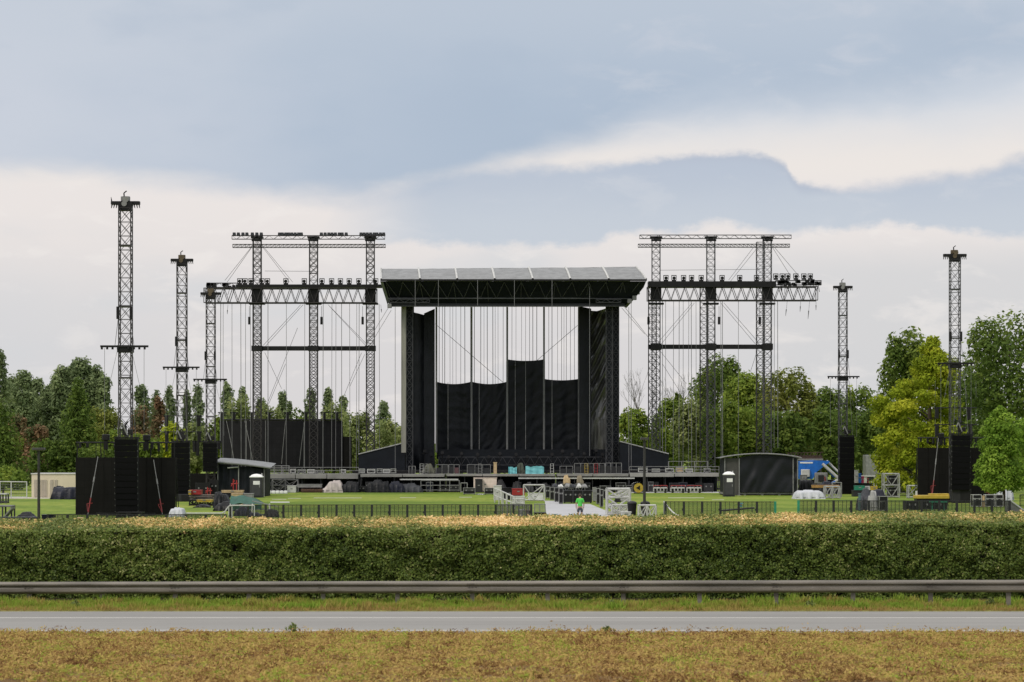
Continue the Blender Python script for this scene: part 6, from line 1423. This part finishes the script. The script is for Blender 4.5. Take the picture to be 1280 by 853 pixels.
case(1125, 1137, 595, 613, 262, 'black truck-side case row end beside the scaffold frame', BLACK, 2, group='dark cases under the yellow-green tree', base=0); case(1138, 1149, 596, 613, 262, 'black case next to the blank screen under the yellow-green tree', NTARP, 2, group='dark cases under the yellow-green tree', base=0)
heap(1074, 1095, 611.5, 637, 190, 'tall grey and navy tarp heap behind the fence, west half of the pair', GTARP, 107, 2, base=0, flat=.5, peaks=4)
heap(1090, 1110, 612.5, 637, 191.5, 'tall navy tarp heap behind the fence, east half of the pair', NTARP, 109, 2, base=0, flat=.5, peaks=4)
heap(1086, 1097, 614, 634, 188.5, 'pale grey plastic sheet hanging over the tarp heap pair', mat('pale_sheet', (.3, .3, .29), .5, 0, .25, 2, .5, 3), 113, 1, base=0, flat=.35, name='plastic_sheet', cat='sheet')
crate(1073.5, 1076, 617, 640, 189, 'slim teal post cover at the edge of the tarp heap', mat('teal_grey', (.07, .13, .14), .6), .3, 'post_cover', 'post', base=0)
case(1099, 1110, 620.5, 636, 187, 'black case with pale edges beside the tarp heap', BLACK, 1, group='equipment cases behind the east fence', base=0)
case(1133, 1148, 626.8, 636, 189, 'dark flat case behind the fence under the yellow forklift base', DTARP, 1.4, group='equipment cases behind the east fence', base=0, trim=DGREY)
case(1150, 1184, 626.8, 636, 190, 'long dark case behind the fence under the yellow forklift base', DTARP, 1.4, group='equipment cases behind the east fence', base=0, trim=DGREY)
# yellow base
D = 205; t = thing('forklift_base', 'yellow wheeled lifting base in front of the blank screen by the green tree', 'lifting base', (X(1166, D), D, 0))
m = MB(); m.cbox(X(1145, D), X(1187, D), D, D + 1.5, Z(623.6, D), Z(619.3, D), .05); m.cbox(X(1163, D), X(1187, D), D + .2, D + 1.2, Z(619.5, D), Z(617.3, D), .04); m.build('body', YELLOW, t)
m = MB(); m.box(X(1146, D), X(1187, D), D + .1, D + 1.4, .28, Z(623.6, D)); m.build('chassis', BLACK, t)
for a in (1150, 1166, 1182): m = MB(); m.bar((X(a, D), D, .22), (X(a, D), D + .2, .22), .22, 12, caps=True); m.build('wheel', RUBBER, t)
x = X(1147, D); m = MB(); m.bar((x, D + .6, Z(619, D)), (x, D + .6, Z(614, D)), .1, 8, .08, True); m.build('beacon', LGREY, t)
m = MB(); m.box(X(1163, 178), X(1184, 178), 178, 178.6, .9, Z(626.6, 178)); [m.bar((X(a, 178), 178.3, 0), (X(a, 178), 178.3, 1), .05) for a in (1166, 1181)]
tag(m.build('green_beam', GREENP, None, (X(1173, 178), 178, 0)), 'dark green beam on short legs behind the east fence', 'beam')
for i, (a, b) in enumerate(((1216, 1227), (1232, 1243), (1244.5, 1254))):
    case(a, b, 618.5, 629, 200, 'black loudspeaker case with pale edges in front of the small green tree, %s of three' % ('westernmost', 'middle', 'easternmost')[i], BLACK, 1, group='loudspeaker cases by the small tree', base=0, trim=LGREY)
crate(1228, 1231, 620, 628, 200, 'slim tan box between two loudspeaker cases', TANW, .4, 'small_box', 'box', base=0)
heap(1244, 1268, 609.5, 628, 228, 'big white covered tank behind the small green tree trunk', WTARP, 117, 2.6, base=0, flat=.85, name='white_covered_tank', cat='tank')
D = 168; t = thing('wedge_ramp', 'grey wedge ramp sloping down past the east end of the fence', 'ramp', (X(1270, D), D, 0))
m = MB(); m.prism([(X(1260, D), 0), (X(1292, D), 0), (X(1262, D), Z(626, D)), (X(1260, D), Z(626, D))], D, D + 1.2); m.build('panel', mat('ramp_mesh', (.1, .1, .1), .6, 0, .3, 4), t)
m = MB(); m.bar((X(1262, D), D - .03, Z(625.5, D)), (X(1292, D), D - .03, .05), .06, 6); m.build('edge_rail', ALU, t)
mesh_panel(1275, 1292, 619, 645, 175, 'black and white barrier panel at the east edge beyond the wedge ramp', BLACK)
# a pale van half hidden by the yellow-green tree
D = 300; t = thing('box_truck', 'pale box truck half hidden behind the yellow-green tree', 'truck', (X(1097, D), D, 0))
m = MB(); m.cbox(X(1082, D), X(1100, D), D, D + 2.5, 1.0, Z(569, D), .06); m.build('cargo_box', ALU, t); m = MB(); m.cbox(X(1105, D), X(1122, D), D + .1, D + 2.4, .6, Z(583, D), .15); m.build('cab', LGREY, t)
for a in (1089, 1106, 1120): m = MB(); m.bar((X(a, D), D, .5), (X(a, D), D + .3, .5), .5, 14, caps=True); m.build('wheel', RUBBER, t)
m = MB(); m.box(X(1115, D), X(1121, D), D + .08, D + .1, 1.7, 2.4); m.build('window', GLASS, t)
D = 292; t = thing('site_cabin', 'grey low site cabin under the yellow-green tree', 'cabin', (X(1100, D), D, 0)); m = MB(); m.box(X(1076, D), X(1110, D), D, D + 2.4, .3, Z(596, D)); m.build('wall', mat('cabin_grey', (.4, .39, .37), .7), t); m = MB(); m.box(X(1075, D), X(1111, D), D - .1, D + 2.5, Z(596, D), Z(595, D)); m.build('roof', LGREY, t); m = MB(); m.box(X(1084, D), X(1092, D), D - .03, D, 1, 1.6); m.build('window', GLASS, t); m = MB(); m.box(X(1077, D), X(1109, D), D + .2, D + 2.2, 0, .3); m.build('skid', DGREY, t)
# ================================================================== TREES
G1 = 'poplars beyond the field'; G2 = 'trees west of the stage'; G3 = 'trees east of the stage'
PO = [(-6, 434, 30, 330, 'tall poplar cut by the west edge of the view'),
      (17, 468, 22, 380, 'poplar in the dense western stand, beside the tall one at the edge'), (31, 461, 24, 375, 'poplar with a pointed top in the dense western stand, third from the edge'), (46, 471, 24, 385, 'poplar behind the rusty tree, nearer the edge'), (60, 480, 24, 380, 'lower poplar behind the rusty tree'), (9, 474, 24, 395, 'poplar filling the gap beside the tall one at the west edge'), (38, 482, 26, 400, 'second-row poplar above the rusty tree'), (68, 470, 26, 402, 'second-row poplar just west of the broad conifer'), (124, 462, 28, 405, 'second-row poplar just east of the broad conifer'),
      (76, 455, 26, 378, 'poplar rising just behind the broad conifer on its west side'), (91, 451, 26, 388, 'poplar behind the top of the broad conifer'), (104, 445, 28, 380, 'highest poplar of the western stand, behind the broad conifer'), (118, 455, 26, 384, 'poplar on the east side of the broad conifer'), (131, 470, 24, 380, 'last poplar of the dense stand beside the nearest speaker tower'),
      (176, 480, 20, 390, 'poplar just east of the nearest speaker tower'), (193, 487, 15, 395, 'slim poplar between the first two speaker towers'), (211.5, 481, 16, 388, 'slim poplar directly west of the second speaker tower'), (233, 487, 14, 392, 'slim poplar behind the second speaker tower'), (248, 480, 17, 388, 'slim poplar between the second and third speaker towers'),
      (282.5, 476, 18, 390, 'tall slim poplar above the west end of the big blank screen'), (302, 482, 14, 395, 'slim poplar above the big blank screen, beside the tall one'), (353, 488, 14, 392, 'narrow poplar over the middle of the big blank screen, west of a pair'), (362, 500, 9, 398, 'shortest poplar of the pair over the big blank screen'), (387, 485, 16, 390, 'poplar directly behind the middle gantry tower'), (408.5, 483, 16, 392, 'poplar east of the middle gantry tower'), (429, 493, 16, 396, 'poplar above the east end of the big blank screen'), (478, 500, 17, 398, 'lone poplar between the gantry and the stage'),
      (329, 496, 15, 397, 'poplar behind the first gantry tower')]
for a in PO: tree('poplar', *a[:4], 'poplar', a[4], G1, dens=.8, leaf=.3, lean=random.uniform(-.3, .3))
W1 = [('cone', 97, 472, 66, 300, 'dark', 'broad dark conifer with a stepped crown beside the beige shed'), ('cone', -2, 496, 84, 285, 'dark', 'large dark conifer at the west edge behind the wire fence'),
      ('bush', 4, 582, 60, 262, 'mid', 'rounded green bush behind the wire fence'), ('broad', 46, 530, 38, 330, 'rust', 'rusty-brown tree between the two dark conifers'), ('broad', 22, 516, 26, 345, 'rust', 'small brownish tree close to the west conifer'),
      ('broad', 176, 507, 26, 345, 'rust', 'reddish-brown tree just right of the nearest speaker tower'), ('poplar', 197, 494, 16, 360, 'rust', 'slim reddish tree between the first two speaker towers'),
      ('broad', 130, 510, 50, 350, 'olive', 'loose olive tree between the broad conifer and the nearest tower'), ('broad', 146, 535, 40, 335, 'mid', 'green tree low behind the nearest speaker tower'), ('broad', 215, 526, 36, 330, 'yellow', 'yellowish low tree before the second speaker tower'), ('broad', 180, 540, 44, 322, 'mid', 'low green tree above the nearest blank screen'),
      ('broad', 246, 528, 40, 340, 'light', 'pale green low tree between the second and third towers'), ('willow', 303, 496, 46, 350, 'light', 'pale willow-like tree rising behind the big blank screen at its west half'), ('broad', 276, 520, 34, 345, 'mid', 'green tree behind the west end of the big blank screen'), ('willow', 336, 505, 40, 352, 'light', 'pale tree behind the big blank screen near the first gantry tower'), ('broad', 372, 508, 34, 355, 'mid', 'green tree low behind the middle of the big blank screen'), ('willow', 418, 507, 40, 352, 'light', 'pale tree behind the east half of the big blank screen'),
      ('willow', 446, 518, 44, 330, 'light', 'pale green tree behind the third gantry tower'), ('willow', 476, 524, 44, 325, 'light', 'pale green tree against the west wing of the stage'), ('willow', 500, 530, 36, 335, 'light', 'pale green tree partly behind the west stage leg'), ('broad', 60, 548, 46, 300, 'dark', 'dark low tree behind the beige shed'), ('broad', 120, 556, 46, 292, 'dark', 'dark low tree behind the nearest blank screen')]
for k, px, top, w_, D, lm, lab in W1: tree(k, px, top, w_, D, lm, lab, G2, dens=.9, leaf=.3 if D > 300 else .26, cat='bush' if k == 'bush' else 'tree')
E1 = [('broad', 792, 508, 40, 340, 'mid', 'green tree against the east leg of the stage'), ('broad', 832, 496, 44, 345, 'mid', 'green tree behind the first tower of the east gantry'), ('poplar', 849, 490, 17, 350, 'dark', 'narrow pointed dark tree between two bare ones'), ('broad', 897, 441, 66, 365, 'dark', 'tall dark round-topped tree between two towers of the east gantry'), ('willow', 866, 500, 52, 320, 'light', 'pale feathery tree at the middle tower of the east gantry'),
      ('broad', 932, 462, 66, 345, 'mid', 'green tree in front of the tall dark one by the east gantry'), ('broad', 983, 459, 74, 335, 'olive', 'broad olive-toned tree right of the east gantry towers'), ('broad', 945, 502, 76, 315, 'mid', 'rounded light-edged green tree at the foot of the last gantry tower'), ('willow', 905, 505, 60, 312, 'mid', 'drooping green tree above the black marquee roof'), ('broad', 985, 512, 60, 310, 'dark', 'dark tree above the east end of the black marquee'),
      ('broad', 1030, 483, 62, 350, 'dark', 'dark round tree west of the slim loudspeaker column'), ('broad', 1076, 481, 56, 355, 'dark', 'dark tree behind the fourth speaker tower'), ('willow', 1040, 512, 64, 318, 'dark', 'drooping dark tree behind the slim loudspeaker column'), ('broad', 1064, 478, 18, 362, 'yellow', 'small bright tree top beside the fourth speaker tower'), ('broad', 1095, 505, 60, 330, 'dark', 'dark tree low between the fourth tower and the yellow-green tree'),
      ('broad', 1138, 409, 84, 305, 'dark', 'tall dark tree rising behind the yellow-green one'), ('broad', 1218, 440, 70, 300, 'dark', 'dark tree between the yellow-green tree and the tallest one'), ('broad', 1218, 520, 70, 290, 'dark', 'dark lower tree behind the tower by the small green tree'),
      ('broad', 1262, 385, 118, 268, 'dark', 'tallest tree at the east edge, with open gaps in its crown'), ('broad', 1290, 520, 70, 240, 'fresh', 'bright tree cut by the east edge of the view')]
for k, px, top, w_, D, lm, lab in E1: tree(k, px, top, w_, D, lm, lab, G3, dens=.85 if px != 1262 else .6, leaf=.31 if D > 300 else .27)
# the yellow-green tree: a broad pyramid of drooping sprays
def big_tree(px, D, top, lm, label, prof, dens, leaf, name, nl=60, trunk=.35, z0=1.5, s0=.75, s1=1.35):
    """prof: (row, left column, right column) outline of the crown on the photograph"""
    rg = random.Random(px); x = X(px, D); t = thing(name, label, 'tree', (x, D, 0), G3); lobes = []
    rows = [p[0] for p in prof]
    for k in range(nl):
        y = rows[0] + (rows[-1] - rows[0]) * ((k + .5) / nl) ** .85
        for i in range(len(prof) - 1):
            if prof[i][0] <= y <= prof[i + 1][0]:
                f = (y - prof[i][0]) / (prof[i + 1][0] - prof[i][0]); l_ = prof[i][1] + f * (prof[i + 1][1] - prof[i][1]); r_ = prof[i][2] + f * (prof[i + 1][2] - prof[i][2])
        c = X((l_ + r_) / 2, D); w_ = (X(r_, D) - X(l_, D)) / 2; a = rg.uniform(0, 6.28); s = min(w_ * .55, rg.uniform(s0, s1)) + .1
        q = max(0, w_ - s * .9) * rg.uniform(.55, 1.0) if k > 3 else 0
        lobes.append((c + math.cos(a) * q, D + math.sin(a) * q, Z(y, D) - s * .3, s * 1.15, s * 1.15, s * .72))
    n = int(9000 * dens); pts, nr, ti = crown_points(lobes, n); leaves('crown', pts, nr, RNG.uniform(.5, 1.25, n) * leaf, ti, LM[lm], t)
    b = MB(); zt = Z(rows[0], D); b.bar((x, D, -.1), (x, D, zt * .5), trunk, 10, trunk * .7); b.bar((x, D, zt * .5), (x, D, zt * .92), trunk * .7, 8, .06)
    b.build('trunk', BARK, t); b = MB()
    for l in rg.sample(lobes, min(16, len(lobes))): b.bar((x, D, max(z0, l[2] - .45 * abs(l[0] - x) - 1)), l[:3], trunk * .3, 5, .03)
    b.build('limbs', BARK, t); return t
big_tree(1162, 252, 418, 'yellow', 'large bright yellow-green tree behind the easternmost speaker tower', [(420, 1158, 1174), (440, 1144, 1192), (465, 1128, 1204), (485, 1100, 1210), (500, 1084, 1212), (540, 1080, 1212), (565, 1083, 1210), (590, 1086, 1208), (608, 1092, 1204)], 3.8, .2, 'yellow_green_tree', 130, .3, s0=.6, s1=1.2)
big_tree(1255, 204, 507, 'fresh', 'small bright green tree with a bare lower trunk in front of the east screen', [(507, 1247, 1253), (520, 1228, 1270), (535, 1221, 1277), (560, 1219, 1281), (580, 1217, 1284), (600, 1213, 1286), (608, 1222, 1284)], 2.0, .14, 'young_broadleaf_tree', 75, .13, s0=.32, s1=.8)
# two bare trees
def bare(px, top, D, label, seed):
    rg = random.Random(seed); x = X(px, D); t = thing('bare_tree', label, 'tree', (x, D, 0), 'leafless trees'); b = MB(); tw = MB(); h = Z(top, D)
    b.bar((x, D, 0), (x, D, h * .55), .22, 7, .12)
    def grow(p, d, L, r, n):
        q = p + d * L; (b if n > 1 else tw).bar(p, q, r, 5 if n > 1 else 3, r * .6)
        if n > 0:
            for k in range(rg.choice((2, 3))):
                e = (d + Vector((rg.uniform(-.5, .5), rg.uniform(-.4, .4), rg.uniform(.0, .5)))).normalized(); grow(q, e, L * rg.uniform(.62, .85), r * .62, n - 1)
    for k in range(4): grow(Vector((x, D, h * (.42 + .04 * k))), Vector((rg.uniform(-.45, .45), rg.uniform(-.3, .3), 1)).normalized(), h * .18, .09, 4)
    GB = mat('bare_bark', (.12, .11, .1), .9, 0, .2, 3); b.build('trunk', GB, t); tw.build('twigs', GB, t)
bare(800, 478, 372, 'leafless grey tree beside the east leg of the stage, nearer the stage', 4); bare(845, 480, 372, 'leafless grey tree behind the hoist chains of the east gantry', 9)
# low wood that closes the horizon
n = 70000
x = RNG.uniform(-260, 260, n); hz_ = np.array([6.5 + 2.2 * hsh(a * .06, 2, 1) + 1.5 * hsh(a * .21, 5, 3) for a in x]) + RNG.normal(0, .5, n)
z = hz_ * RNG.uniform(0, 1, n) ** .6; y = 455 + RNG.uniform(0, 14, n) - z * .4
o = leaves('woodland', np.stack([x, y, np.maximum(z, .1)], 1), RNG.normal(0, .7, (n, 3)) + [0, -.6, .5], RNG.uniform(.35, .8, n), .45 + patch(x, z, .12, 4) * .25 + RNG.normal(0, .15, n), LM['mid'])
tag(o, kind='stuff')
